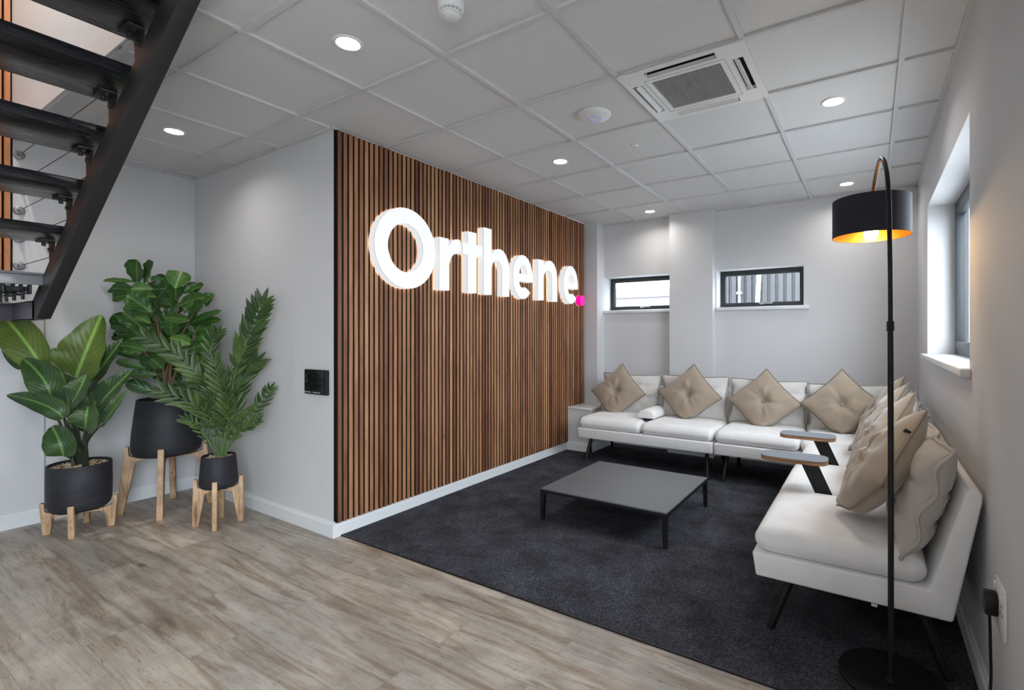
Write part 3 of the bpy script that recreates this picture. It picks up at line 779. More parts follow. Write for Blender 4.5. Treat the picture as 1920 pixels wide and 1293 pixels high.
# ================================================================== SOFT FURNISHINGS
def rbox(mb, a, c, r, n=10, dome=0.0, nx=None, sag=None, mi=0):
    """rounded soft box between corners a and c"""
    ce = [(a[i] + c[i]) / 2 for i in range(3)]; hf = [(c[i] - a[i]) / 2 for i in range(3)]
    rr_ = [min(r[i] if isinstance(r, (tuple, list)) else r, hf[i] * .999) for i in range(3)]
    idx = {}; vs = []; fs = []
    def ticks(k):
        e = rr_[k] / hf[k]
        out = [-1 + e * (1 - math.cos(PI / 2 * j / 5)) for j in range(6)]
        m_ = nx or n
        out += [(-1 + e) + (2 - 2 * e) * j / m_ for j in range(1, m_)]
        out += [-x for x in reversed(out[:6])]
        return out
    T = [ticks(0), ticks(1), ticks(2)]
    def vert(i, j, k):
        key = (i, j, k)
        if key in idx: return idx[key]
        p = [T[0][i], T[1][j], T[2][k]]
        q = []; d = []
        for ax in range(3):
            v = p[ax] * hf[ax]; lim = hf[ax] - rr_[ax]
            cl = max(-lim, min(lim, v)); q.append(cl); d.append((v - cl) / rr_[ax])
        L = math.sqrt(sum(x * x for x in d)) or 1
        mx = max(abs(x) for x in d) or 1
        v = [q[ax] + d[ax] / L * rr_[ax] * mx for ax in range(3)]
        if dome:
            s_ = max(0, (1 - (v[0] / hf[0]) ** 2)) * max(0, (1 - (v[1] / hf[1]) ** 2))
            if v[2] > 0: v[2] += dome * math.sqrt(s_) * (v[2] / hf[2])
        idx[key] = len(vs); vs.append((v[0] + ce[0], v[1] + ce[1], v[2] + ce[2])); return idx[key]
    N = [len(t_) - 1 for t_ in T]
    for (u, v, w) in ((0, 1, 2), (1, 2, 0), (2, 0, 1)):
        for side in (0, N[w]):
            for i in range(N[u]):
                for j in range(N[v]):
                    q = []
                    for (di, dj) in ((0, 0), (1, 0), (1, 1), (0, 1)):
                        k = [0, 0, 0]; k[u] = i + di; k[v] = j + dj; k[w] = side
                        q.append(vert(*k))
                    fs.append(tuple(q))
    mb.add(vs, fs, mi)

def make_sofa(seats, back_x1=None, corner=False, legs=True):
    """local: x along the run, y=0 front, back towards +y"""
    r = empty('sectional_sofa'); L = sum(seats)
    b = MB()
    top = [(.717 + .024 - .024 * math.cos(a), .712 + .022 * math.sin(a)) for a in [PI * q / 8 for q in range(9)]]
    poly = [(0, .345), (.015, .245), (.684, .245), (.765, .69)] + [(p[0], p[1]) for p in reversed(top)] + [(.615, .345)]
    b.prism(poly, 'x', 0, L)
    if corner:
        pc = [(L - (p[0] - .0) + .0, p[1]) for p in [(0, .0)]]
        pp = [(L - .765 + p[0], p[1]) for p in poly if p[0] > .6]
        b.prism([(q[0] - .002, q[1]) for q in pp], 'y', .012, .66)
    b.build('frame', 'sofa', r, bevel=.010, seg=3)
    x = 0.0
    for w in seats:
        b = MB(); e = w - .003
        xr_ = x + w - .0015
        if corner and w == seats[-1]: xr_ = x + w - .15
        rbox(b, (x + .0015, .004, .346), (xr_, .612, .448), (.045, .062, .062), 12, .026)
        o = b.build('seat_cushion', 'sofa', r, smooth=60)
        b = MB()
        x += w
    if legs:
        for (lx, tx) in ((.06, .085), (L - .06, L - .085)):
            for (fy, ty) in ((.065, .15), (.675, .59)):
                b = MB(); b.tube([(lx, fy, 0.0065), (tx, ty, .25)], [.0155, .018], 16); b.build('leg', 'black_metal', r)
    return r
sofa_a = make_sofa([.668, .668]); sofa_a.location = (-.213, 3.250, 0)
tag(sofa_a, 'off white two seat sofa section nearest the slatted wall, with the small arm pad', 'sofa')
sofa_b = make_sofa([.668, .797], corner=True); sofa_b.location = (1.135, 3.250, 0)
tag(sofa_b, 'off white corner sofa section against the back wall under the right small window', 'sofa')
sofa_c = make_sofa([.673, .673, .673]); sofa_c.location = (1.843, 3.203, 0); sofa_c.rotation_euler = (0, 0, R(-90))
tag(sofa_c, 'off white three seat sofa section along the right wall, with two small tablets', 'sofa')
# arm pad between the first two seats (part of sofa_a)
b = MB(); lx = .668
b.prism([(lx - .085, .475), (lx + .085, .475), (lx + .085, .508), (lx + .070, .538), (lx + .035, .556), (lx, .561), (lx - .035, .556), (lx - .070, .538), (lx - .085, .508)], 'y', .150, .480)
o = b.build('arm_pad', 'sofa', sofa_a, bevel=.012, seg=3, smooth=50)
b = MB(); b.box((lx - .030, .16, .455), (lx + .030, .47, .474)); b.box((lx - .0015, .22, .26), (lx + .0015, .42, .458)); b.build('arm_bracket', 'black_metal', o, bevel=.001)
# tablets on the right sofa, local x = 3.203 - world y, local y = world x - 1.843
for lx in (3.203 - 1.857, 3.203 - 2.530):
    b = MB(); pts = []
    x0, x1, y0, y1, rad = lx - .088, lx + .088, 1.768 - 1.843, 2.090 - 1.843, .062
    for (qx, qy, a0) in ((x1 - rad, y1 - rad, 0), (x0 + rad, y1 - rad, 90), (x0 + rad, y0 + rad, 180), (x1 - rad, y0 + rad, 270)):
        pts += [(qx + rad * math.cos(R(a0 + 90 * q / 8)), qy + rad * math.sin(R(a0 + 90 * q / 8))) for q in range(9)]
    b.prism(pts, 'z', .608, .6285, 1); b.prism(pts, 'z', .6285, .6305, 0)
    o = b.build('side_tablet', ['tablet', 'ply'], sofa_c, smooth=40)
    b = MB(); X = lambda wx: wx - 1.843
    b.prism([(X(1.958), .606), (X(2.040), .606), (X(2.175), .30), (X(2.095), .30)], 'x', lx - .003, lx + .003)
    b.build('tablet_stem', 'black_metal', o, smooth=0)
b = MB(); b.box((2.0175, .435, .236), (2.0190, .455, .2465)); b.build('care_tag', 'white_plastic', sofa_c, smooth=0)

def make_pillow(name, w, h, t, m, pm, seed=0, diamond=False, dimple=.55, squash=0.0, button=True, flange=.004, wave=0.0, n=30, fold=0.0, tuft=None, tagged=False):
    """local: x width, z height (centre at 0), faces -y"""
    r = empty(name); rnd = random.Random(seed)
    ph = rnd.random() * 6; tilt = R(45 + rnd.uniform(-3, 3)) if diamond else R(rnd.uniform(-1.5, 1.5))
    ca, sa = math.cos(tilt), math.sin(tilt); pinch = .07 if diamond else .045
    zlow = -h * .5 * (1.25 if diamond else 1)
    def D(u, v, side, extra=0.0):
        x = u * w / 2 * (1 - pinch * (1 - v * v)); z = v * h / 2 * (1 - pinch * (1 - u * u))
        e = max(0.0, (1 - u * u) * (1 - v * v)); pr = e ** .40
        rad = math.hypot(u, v); th = math.atan2(v, u)
        k = 1.0
        if dimple: k -= dimple * math.exp(-(rad / .20) ** 2) + dimple * .35 * math.exp(-(rad / .5) ** 2)
        y = t / 2 * pr * k
        fo = .07 * math.sin(5 * th + ph) + .06 * math.sin(9 * th + 2 * ph) + .045 * math.sin(14 * th + ph * 3)
        y *= 1 + fo * math.exp(-((rad - .38) / .32) ** 2) * (1 if dimple else .4)
        nn = noise.noise(Vector((u * 2.2 + seed, v * 2.2, seed * 1.7)))
        y *= 1 + .16 * nn
        if tuft:   # horizontal tuck lines
            for tv in tuft: y *= 1 - .22 * math.exp(-((v - tv) / .07) ** 2)
            y += .004 * math.sin(u * 17 + nn * 6) * pr * (1 if abs(v) < .75 else .3)
        y = side * y
        if wave: y += wave * (1 - pr) * math.sin((u * 4.1 - v * 7.9) + ph) * max(abs(u), abs(v)) ** 4
        X_ = x * ca - z * sa; Z_ = x * sa + z * ca
        zc = zlow + squash
        if squash and Z_ < zc:
            dd = zc - Z_
            Z_ = zc - dd * .38; y -= dd * .35; X_ *= 1 + dd * .25
            y += .006 * math.sin(X_ * 60 + ph) * min(1, dd * 14)
        if fold: y += fold * (Z_ / h) ** 2
        return (X_, y, Z_)
    vs = []; fs = []; ids = {}
    def V(i, j, s):
        bd = i in (0, n) or j in (0, n)
        key = (i, j, 0 if bd else s)
        if key not in ids:
            ids[key] = len(vs); vs.append(D(-math.cos(PI * i / n) * .35 + (2 * i / n - 1) * .65, -math.cos(PI * j / n) * .35 + (2 * j / n - 1) * .65, 0 if bd else s))
        return ids[key]
    for s in (-1, 1):
        for i in range(n):
            for j in range(n):
                q = (V(i, j, s), V(i + 1, j, s), V(i + 1, j + 1, s), V(i, j + 1, s)); fs.append(q if s < 0 else q[::-1])
    b = MB(); b.add(vs, fs); b.build('cover', m, r, smooth=75)
    edge = []
    K = 26
    ex = 1.012 if not wave else 1.022
    for q in range(K): edge.append(D(-1 + 2 * q / K, -1, 0))
    for q in range(K): edge.append(D(1, -1 + 2 * q / K, 0))
    for q in range(K): edge.append(D(1 - 2 * q / K, 1, 0))
    for q in range(K): edge.append(D(-1, 1 - 2 * q / K, 0))
    edge.append(edge[0])
    b = MB(); b.tube([(p[0] * ex, p[1], p[2] * ex) for p in edge], flange, 6, cap=False); b.build('piping', pm, r, smooth=60)
    if button:
        p = D(0, 0, -1)
        b = MB(); b.lathe([(.0005, -.006), (.009, -.005), (.0135, -.001), (.0135, .003), (.009, .006), (.0005, .007)], n=24)
        o = b.build('button', m, r); o.rotation_euler = (R(90) * -1, 0, 0); o.location = (p[0], p[1] - .009, p[2]); o.rotation_euler = (R(90), 0, 0)
    if tagged:
        p = D(.98, .35, -1); b = MB(); b.box((p[0] - .003, p[1] - .004, p[2] - .012), (p[0] + .001, p[1] + .02, p[2] + .012)); b.build('fabric_tag', 'black_metal', r, smooth=0)
    return r
def put(o, loc, lean, head=0, roll=0):
    o.rotation_euler = Matrix.Rotation(R(head), 3, 'Z').to_4x4().to_3x3().__matmul__(Matrix.Rotation(R(-lean), 3, 'X')).__matmul__(Matrix.Rotation(R(roll), 3, 'Y')).to_euler()
    o.location = loc
# loose back cushions, back row then right row
ZS = .468
bc = [((.095, 3.86, .640), 14, 0, 'light grey back cushion nearest the slatted wall'),
      ((.780, 3.86, .650), 14, 0, 'light grey back cushion in front of the white column'),
      ((1.465, 3.86, .645), 14, 0, 'light grey back cushion under the right small window'),
      ((2.130, 3.86, .640), 14, 0, 'light grey back cushion at the corner end of the back row')]
for i, (p, ln, hd, lab) in enumerate(bc):
    o = make_pillow('back_cushion', .655, .425, .15, 'back_cushion', 'grey_piping', 10 + i, dimple=.25, flange=.006, wave=.020, tuft=(-.1, .45), button=False)
    put(o, p, ln, hd, (0, 0, 1, -1)[i]); tag(o, lab, 'cushion', 'light grey back cushions on the sofa')
bc = [((2.450, 1.515, .645), 17, 'light grey back cushion, shade painted into its colour, on the near end of the right sofa, its wavy edge showing'),
      ((2.450, 2.190, .665), 15, 'light grey back cushion on the middle seat of the right sofa'),
      ((2.450, 2.865, .665), 15, 'light grey back cushion on the far seat of the right sofa')]
for i, (p, ln, lab) in enumerate(bc):
    o = make_pillow('back_cushion', .64, .44, .185 if i == 0 else .16, 'shaded_cushion' if i == 0 else 'back_cushion', 'shaded_cushion' if i == 0 else 'grey_piping', 20 + i, dimple=.2, flange=.0075, wave=.015, tuft=(-.35, .25), button=False, n=40)
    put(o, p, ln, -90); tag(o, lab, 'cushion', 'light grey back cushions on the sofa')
# taupe buttoned pillows standing on a corner
tp = [((.010, 3.715, .668), 22, 0, 3, 'taupe buttoned pillow nearest the slatted wall, on its corner'),
      ((.782, 3.700, .690), 22, 0, 1, 'taupe buttoned pillow in front of the white column, on its corner'),
      ((1.462, 3.700, .672), 24, 0, -2, 'taupe buttoned pillow under the right small window, on its corner'),
      ((2.075, 3.690, .690), 22, 0, 0, 'taupe buttoned pillow at the corner end of the back row'),
      ((2.310, 1.500, .700), 32, -90, 0, 'taupe pillow nearest the floor lamp on the right sofa, with a small black tag'),
      ((2.315, 2.190, .700), 31, -90, 2, 'taupe pillow second from the near end of the right sofa'),
      ((2.315, 2.820, .690), 31, -90, -3, 'taupe pillow third from the near end of the right sofa'),
      ((2.335, 3.430, .695), 30, -84, 0, 'taupe pillow farthest along the right sofa, in the corner')]
for i, (p, ln, hd, rl, lab) in enumerate(tp):
    o = make_pillow('throw_pillow', .445, .445, .165 if i != 4 else .195, 'tan', 'tan_piping', 40 + i, diamond=True, dimple=.62, squash=.075, flange=.0045, tagged=(i == 4), n=34)
    put(o, p, ln, hd, rl); tag(o, lab, 'pillow', 'taupe buttoned pillows on the sofa')

# ================================================================== COFFEE TABLE
r = empty('coffee_table')
tx0, tx1, ty0, ty1, tz = .352, 1.256, 1.755, 2.630, .222
b = MB(); b.box((tx0 + .003, ty0 + .003, tz - .010), (tx1 - .003, ty1 - .003, tz)); b.build('table_top', 'table_top', r, bevel=.0015)
b = MB()
b.box((tx0, ty0, tz - .026), (tx1, ty0 + .022, tz - .0102)); b.box((tx0, ty1 - .022, tz - .026), (tx1, ty1, tz - .0102))
b.box((tx0, ty0 + .022, tz - .026), (tx0 + .022, ty1 - .022, tz - .0102)); b.box((tx1 - .022, ty0 + .022, tz - .026), (tx1, ty1 - .022, tz - .0102))
b.build('table_frame', 'black_metal', r, smooth=0)
for sx in (0, 1):
    for sy in (0, 1):
        X = tx1 if sx else tx0; Y = ty1 if sy else ty0; dx = -1 if sx else 1; dy = -1 if sy else 1
        b = MB(); secs = [(.0065, .024), (.10, .027), (.165, .030), (.182, .036), (.191, .046), (.1955, .062)]
        vs = []
        for (z, s) in secs: vs += [(X, Y, z), (X + dx * s, Y, z), (X + dx * s, Y + dy * .024 if False else Y + dy * s, z), (X, Y + dy * s, z)]
        fs = [(0, 3, 2, 1), tuple(range(len(vs) - 4, len(vs)))]
        for k in range(len(secs) - 1):
            for j in range(4): fs.append((k * 4 + j, k * 4 + (j + 1) % 4, k * 4 + 4 + (j + 1) % 4, k * 4 + 4 + j))
        b.add(vs, fs); b.build('leg', 'black_metal', r, smooth=50)
rebase(r, ((tx0 + tx1) / 2, (ty0 + ty1) / 2, 0))
tag(r, 'low square coffee table with grey top and slim black legs on the carpet', 'table')

# ================================================================== FLOOR LAMP
r = empty('floor_lamp')
bx, by = 2.34, 1.12
b = MB(); b.lathe([(.0005, .0065), (.168, .0065), (.170, .010), (.170, .020), (.167, .024), (.0005, .026)], (bx, by, 0), 64); b.build('base', 'black_metal', r)
px, py = 2.338, 1.080
b = MB(); b.lathe([(.0165, .026), (.0165, .034), (.012, .038), (.011, .050), (.0095, .054)], (px, py, 0), 24); b.build('foot_collar', 'black_metal', r)
b = MB(); b.tube([(px, py, .026), (px, py, .6), (px - .001, py - .002, 1.31)], .0095, 16); b.build('pole', 'black_metal', r)
b = MB(); b.tube([(px - .001, py - .002, 1.292), (px - .001, py - .002, 1.328)], .0125, 20); b.build('joint', 'black_metal', r, bevel=.001)
arc = [(2.337, 1.078, 1.325), (2.336, 1.076, 1.50), (2.334, 1.080, 1.66), (2.332, 1.098, 1.78), (2.328, 1.150, 1.88), (2.319, 1.235, 1.958), (2.309, 1.335, 1.990), (2.298, 1.440, 1.972), (2.286, 1.530, 1.915), (2.279, 1.578, 1.850), (2.277, 1.584, 1.80)]
def smooth_pts(P, n=6):
    P = [Vector(p) for p in P]; out = []
    for i in range(len(P) - 1):
        a = P[max(i - 1, 0)]; b_ = P[i]; c = P[i + 1]; d = P[min(i + 2, len(P) - 1)]
        for k in range(n):
            t_ = k / n
            out.append(0.5 * ((2 * b_) + (c - a) * t_ + (2 * a - 5 * b_ + 4 * c - d) * t_ ** 2 + (3 * b_ - a - 3 * c + d) * t_ ** 3))
    out.append(P[-1]); return out
b = MB(); b.tube(smooth_pts(arc), .0078, 16); b.build('arc_arm', 'black_metal', r)
M['shade_out'] = mat('navy_black_cotton', (0.026, 0.028, 0.042), 0.75, spec=0.3)
M['shade_in'] = mat('gold_foil_lining', (1.0, 0.48, 0.10), 0.32, metal=1.0)
sx_, sy_, sz0, sz1, sr = 2.277, 1.584, 1.722, 1.891, .153
b = MB(); b.lathe([(sr, sz0), (sr, sz1), (sr - .0012, sz1), (sr - .0012, sz0), (sr, sz0)], (sx_, sy_, 0), 72); sh = b.build('lamp_shade', 'shade_out', r)
b = MB(); b.lathe([(sr - .002, sz0 + .001), (sr - .002, sz1 - .001), (sr - .0028, sz1 - .001), (sr - .0028, sz0 + .001)], (sx_, sy_, 0), 72); o = b.build('lining', 'shade_in', sh); tag(o, 'gold lining')
b = MB()
for k in range(3):
    a = 2 * PI * k / 3 + .4; b.tube([(sx_, sy_, 1.812), (sx_ + sr * .98 * math.cos(a), sy_ + sr * .98 * math.sin(a), 1.885)], .0018, 6)
b.build('shade_carrier', 'black_metal', sh)
b = MB(); b.lathe([(.0005, 1.825), (.018, 1.822), (.018, 1.775), (.0005, 1.772)], (sx_, sy_, 0), 20); b.build('lamp_holder', 'black_metal', r)
M['bulb'] = mat('warm_bulb', (1, .8, .5), .4, emit=(1.0, .66, .28), estr=28)
b = MB(); b.lathe([(.013, 1.773), (.015, 1.765), (.026, 1.752), (.030, 1.738), (.026, 1.722), (.015, 1.711), (.0005, 1.708)], (sx_, sy_, 0), 28); b.build('bulb', 'bulb', r)
add_light('bulb_lamp', 'POINT', r, (sx_, sy_, 1.700), 2.6, (1.0, .62, .28), shadow_soft_size=.02)
rebase(r, (bx, by, 0.006)); tag(r, 'black arc floor lamp with a navy drum shade lined in gold', 'lamp')

# socket, plug, cable
r = empty('wall_socket')
b = MB(); b.box((XR - .009, .880, .362), (XR, 1.026, .512)) ; b.build('face_plate', 'white_plastic', r, bevel=.003)
for y in (.992, .915):
    b = MB(); b.box((XR - .014, y - .008, .478), (XR - .009, y + .008, .500)); b.build('switch', 'white_plastic', r, bevel=.001)
b = MB()
for (dy, dz) in ((0, .455), (-.012, .43), (.012, .43)): b.box((XR - .0095, .915 + dy - .003, dz - .005), (XR - .0088, .915 + dy + .003, dz + .005))
b.build('pin_slot', 'black_void', r, smooth=0)
rebase(r, (XR, .953, .437)); tag(r, 'white double socket low on the right wall beside the sofa end', 'socket')
r = empty('power_plug')
b = MB(); b.prism([(.948, .405), (.998, .405), (1.000, .455), (.985, .474), (.961, .474), (.946, .455)], 'x', XR - .042, XR - .0095); b.build('plug', 'black_metal', r, bevel=.004)
b = MB(); b.tube(smooth_pts([(2.592, .973, .408), (2.594, .974, .36), (2.597, .985, .28), (2.600, .995, .20), (2.596, .985, .14), (2.590, .955, .085), (2.580, .90, .03), (2.575, .82, .0105), (2.56, .55, .005), (2.52, .1, .005)]), .0042, 10); b.build('cable', 'black_metal', r)
rebase(r, (2.594, .973, .44)); tag(r, 'black plug with a cable hanging down the right wall', 'plug')

# intercom on the partition
r = empty('intercom_panel')
b = MB(); b.box((-.876, YP - .022, .892), (-.632, YP, 1.052)); b.build('housing', 'black_metal', r, bevel=.005, seg=3)
b = MB(); b.box((-.868, YP - .0232, .912), (-.655, YP - .022, 1.044)); b.build('screen', mat('black_glass', (.006, .006, .007), .08), r, smooth=0)
b = MB()
b.box((-.868, YP - .0236, .902), (-.80, YP - .022, .909)); b.box((-.775, YP - .0236, .902), (-.70, YP - .022, .909)); b.build('light_bar', 'grey_plastic', r, smooth=0)
b = MB()
for k, (w, z) in enumerate(((.018, 1.012), (.028, .998), (.034, .980), (.018, .968))): b.box((-.860, YP - .0236, z), (-.860 + w, YP - .0232, z + .0015))
b.build('screen_text', 'grey_plastic', r, smooth=0)
rebase(r, (-.754, YP, .972)); tag(r, 'black glass intercom panel on the grey wall left of the slats', 'intercom')

# ================================================================== PLANTS
LEAVES_A = [
 ((-2.088,-0.059,0.457),(-2.238,-0.142,1.058),(-2.325,-0.233,1.280),(-2.535,-0.295,1.431),0.112,0.15),
 ((-2.208,-0.007,0.429),(-2.103,-0.021,0.996),(-2.008,0.004,1.169),(-2.000,0.080,1.412),0.142,-0.10),
 ((-2.148,0.002,0.436),(-2.073,-0.144,0.878),(-2.070,-0.178,1.001),(-2.261,-0.228,1.128),0.089,0.25),
 ((-2.089,0.012,0.442),(-1.934,-0.080,0.856),(-1.856,-0.065,0.937),(-1.898,-0.021,1.029),0.078,-0.20),
 ((-2.030,0.021,0.448),(-1.897,-0.127,0.767),(-1.957,-0.201,0.856),(-2.234,-0.306,0.907),0.065,0.55),
 ((-1.971,0.029,0.454),(-1.811,-0.049,0.695),(-1.766,-0.056,0.773),(-1.835,-0.029,0.838),0.083,0.00),
 ((-2.235,-0.010,0.426),(-1.964,-0.111,0.525),(-1.945,-0.134,0.622),(-2.068,-0.141,0.704),0.082,0.20),
 ((-2.175,-0.001,0.432),(-1.849,0.045,0.709),(-1.761,0.066,0.798),(-1.754,0.141,0.924),0.048,-0.60),
 ((-2.116,0.009,0.439),(-2.136,0.029,0.631),(-2.051,0.047,0.794),(-2.049,0.120,0.962),0.114,-0.10),
 ((-2.057,0.018,0.445),(-2.005,0.065,0.812),(-1.890,0.102,0.920),(-1.853,0.197,1.048),0.082,-0.35),
 ((-1.998,0.027,0.451),(-2.115,0.031,0.904),(-1.987,0.076,1.064),(-1.943,0.175,1.254),0.081,-0.30),
 ((-2.083,-0.056,0.457),(-2.509,-0.184,1.051),(-2.536,-0.236,1.175),(-2.713,-0.278,1.333),0.049,0.50),
 ((-2.203,-0.004,0.429),(-2.318,0.008,0.714),(-2.315,-0.025,0.951),(-2.466,-0.050,1.189),0.103,0.10),
]
LEAVES_B = [
 ((-2.154,0.316,1.646),(-2.051,0.282,1.786),0.058,-0.07),
 ((-2.085,0.338,1.639),(-1.929,0.331,1.767),0.051,-0.07),
 ((-2.360,0.363,1.606),(-2.550,0.276,1.624),0.046,0.19),
 ((-2.340,0.375,1.668),(-2.461,0.232,1.674),0.018,-0.23),
 ((-2.028,0.362,1.599),(-2.056,0.266,1.597),0.040,0.30),
 ((-2.332,0.358,1.577),(-2.499,0.286,1.552),0.037,0.21),
 ((-2.056,0.367,1.438),(-2.127,0.262,1.544),0.057,0.09),
 ((-2.182,0.427,1.418),(-2.403,0.331,1.477),0.034,0.27),
 ((-2.067,0.332,1.310),(-2.179,0.257,1.425),0.061,0.12),
 ((-2.304,0.291,1.348),(-2.276,0.224,1.417),0.049,-0.02),
 ((-1.884,0.449,1.610),(-1.909,0.492,1.719),0.064,0.26),
 ((-2.002,0.494,1.533),(-1.942,0.470,1.641),0.043,0.29),
 ((-1.971,0.519,1.582),(-1.925,0.597,1.640),0.033,0.24),
 ((-1.972,0.503,1.488),(-1.789,0.578,1.542),0.047,0.07),
 ((-1.861,0.553,1.451),(-1.724,0.552,1.500),0.036,-0.14),
 ((-2.202,0.436,1.510),(-1.998,0.455,1.650),0.046,-0.32),
 ((-2.046,0.486,1.269),(-1.986,0.459,1.373),0.051,0.02),
 ((-2.168,0.445,1.521),(-2.121,0.545,1.460),0.030,-0.21),
 ((-2.040,0.434,1.402),(-1.820,0.494,1.380),0.031,0.09),
 ((-2.031,0.534,1.329),(-1.823,0.689,1.444),0.025,-0.13),
 ((-2.047,0.634,1.359),(-1.805,0.689,1.384),0.026,-0.31),
 ((-2.113,0.565,1.274),(-1.913,0.690,1.330),0.029,-0.18),
 ((-1.881,0.514,1.165),(-1.650,0.576,1.222),0.050,-0.03),
 ((-1.901,0.426,1.257),(-1.808,0.499,1.213),0.042,0.28),
 ((-2.288,0.448,1.265),(-2.280,0.516,1.393),0.030,-0.34),
 ((-2.358,0.450,1.265),(-2.511,0.382,1.323),0.026,-0.06),
 ((-2.270,0.436,1.256),(-2.548,0.297,1.287),0.024,-0.14),
 ((-2.095,0.342,1.169),(-2.181,0.253,1.199),0.046,-0.25),
 ((-2.357,0.450,1.227),(-2.522,0.289,1.256),0.029,-0.34),
 ((-2.018,0.352,1.108),(-1.869,0.361,1.050),0.037,0.20),
 ((-2.240,0.389,1.028),(-2.295,0.254,1.080),0.028,0.34),
 ((-2.083,0.410,0.988),(-2.152,0.287,0.993),0.032,-0.31),
 ((-1.977,0.381,0.863),(-2.062,0.241,0.941),0.040,0.12),
 ((-1.825,0.502,0.923),(-1.641,0.508,0.989),0.042,-0.01),
 ((-2.404,0.427,1.086),(-2.491,0.276,1.173),0.029,0.02),
 ((-1.985,0.563,1.110),(-1.828,0.622,1.075),0.043,0.34),
 ((-2.279,0.468,1.425),(-2.204,0.442,1.579),0.042,-0.06),
 ((-2.142,0.482,1.625),(-2.156,0.434,1.708),0.041,-0.18),
 ((-2.253,0.552,1.475),(-2.365,0.521,1.611),0.038,-0.00),
 ((-2.156,0.471,1.350),(-2.146,0.408,1.466),0.037,-0.18),
 ((-2.092,0.541,1.387),(-2.095,0.465,1.458),0.032,0.26),
 ((-2.128,0.508,1.110),(-2.117,0.406,1.222),0.051,0.30),
 ((-2.159,0.558,1.014),(-2.316,0.528,1.105),0.042,-0.07),
 ((-2.287,0.533,1.011),(-2.444,0.438,1.115),0.043,0.20),
 ((-2.133,0.604,1.012),(-2.021,0.650,1.107),0.045,-0.28),
 ((-2.077,0.551,0.925),(-2.187,0.529,1.043),0.037,0.28),
 ((-2.275,0.544,0.915),(-2.314,0.465,1.014),0.038,0.11),
 ((-2.317,0.497,1.314),(-2.385,0.457,1.390),0.035,0.22),
 ((-2.113,0.581,1.314),(-2.056,0.623,1.407),0.033,0.13),
 ((-2.118,0.535,1.202),(-2.238,0.516,1.295),0.042,0.32),
 ((-2.179,0.464,1.147),(-2.364,0.412,1.071),0.037,0.32),
 ((-2.089,0.620,1.238),(-2.043,0.539,1.331),0.038,0.28),
 ((-2.126,0.507,0.889),(-2.096,0.590,0.865),0.035,0.12),
 ((-2.161,0.473,1.552),(-2.027,0.471,1.492),0.032,0.09),
 ((-2.381,0.418,1.520),(-2.469,0.385,1.446),0.033,0.30),
]
STEMS_B = [
 [(-2.100,0.463,0.799),(-2.108,0.458,0.985),(-2.135,0.441,1.258),(-2.173,0.417,1.458),(-2.265,0.359,1.622)],
 [(-2.064,0.466,0.801),(-2.045,0.478,1.032),(-2.022,0.492,1.303),(-1.999,0.507,1.511),(-1.999,0.507,1.620)],
 [(-2.160,0.492,0.792),(-2.148,0.499,1.073),(-2.203,0.465,1.350),(-2.226,0.450,1.553),(-2.273,0.420,1.673)],
 [(-2.058,0.471,0.801),(-2.016,0.497,1.005),(-1.939,0.546,1.186),(-1.878,0.585,1.331)],
 [(-2.171,0.481,0.792),(-2.214,0.453,0.981),(-2.268,0.419,1.119),(-2.370,0.355,1.202)],
 [(-2.087,0.462,0.800),(-2.087,0.462,0.986),(-1.995,0.520,1.258),(-1.918,0.569,1.421)],
]
FRONDS = [
 ([(-1.447,0.549,0.474),(-1.366,0.594,0.985),(-1.308,0.625,1.164),(-1.250,0.656,1.325),(-1.190,0.688,1.490)],0.149,22),
 ([(-1.438,0.555,0.474),(-1.411,0.592,0.821),(-1.369,0.638,0.973),(-1.299,0.702,1.090)],0.125,18),
 ([(-1.470,0.534,0.483),(-1.517,0.516,0.876),(-1.529,0.521,1.172),(-1.505,0.548,1.285)],0.099,16),
 ([(-1.462,0.539,0.483),(-1.470,0.471,0.707),(-1.476,0.404,0.812),(-1.580,0.275,0.909)],0.120,15),
 ([(-1.417,0.568,0.483),(-1.364,0.554,0.670),(-1.313,0.539,0.782),(-1.282,0.512,0.887)],0.072,14),
 ([(-1.492,0.520,0.474),(-1.485,0.485,0.571),(-1.507,0.432,0.675),(-1.527,0.379,0.724)],0.072,12),
 ([(-1.393,0.583,0.483),(-1.348,0.619,0.607),(-1.310,0.652,0.651),(-1.260,0.691,0.699)],0.072,10),
 ([(-1.400,0.579,0.483),(-1.367,0.619,0.623),(-1.285,0.691,0.765),(-1.220,0.752,0.900)],0.085,16),
 ([(-1.455,0.544,0.474),(-1.399,0.560,0.710),(-1.410,0.533,0.917),(-1.433,0.499,1.095)],0.120,16),
 ([(-1.470,0.534,0.483),(-1.472,0.492,0.882),(-1.488,0.440,0.991),(-1.566,0.349,1.142),(-1.702,0.221,1.259)],0.120,20),
 ([(-1.447,0.549,0.474),(-1.499,0.547,0.658),(-1.598,0.516,0.835),(-1.686,0.492,0.923)],0.090,14),
 ([(-1.424,0.563,0.474),(-1.397,0.608,0.694),(-1.399,0.635,0.835),(-1.385,0.671,1.015)],0.099,15),
 ([(-1.447,0.549,0.474),(-1.448,0.509,0.633),(-1.444,0.472,0.762),(-1.399,0.461,0.872)],0.072,12),
 ([(-1.424,0.563,0.474),(-1.379,0.592,0.591),(-1.356,0.606,0.752),(-1.394,0.582,1.003)],0.104,15),
 ([(-1.440,0.554,0.474),(-1.413,0.558,0.611),(-1.425,0.539,0.755),(-1.519,0.468,0.987)],0.095,14),
]
def clampw(p): return Vector((max(p[0], XL + .015), min(p[1], YP - .02), p[2]))
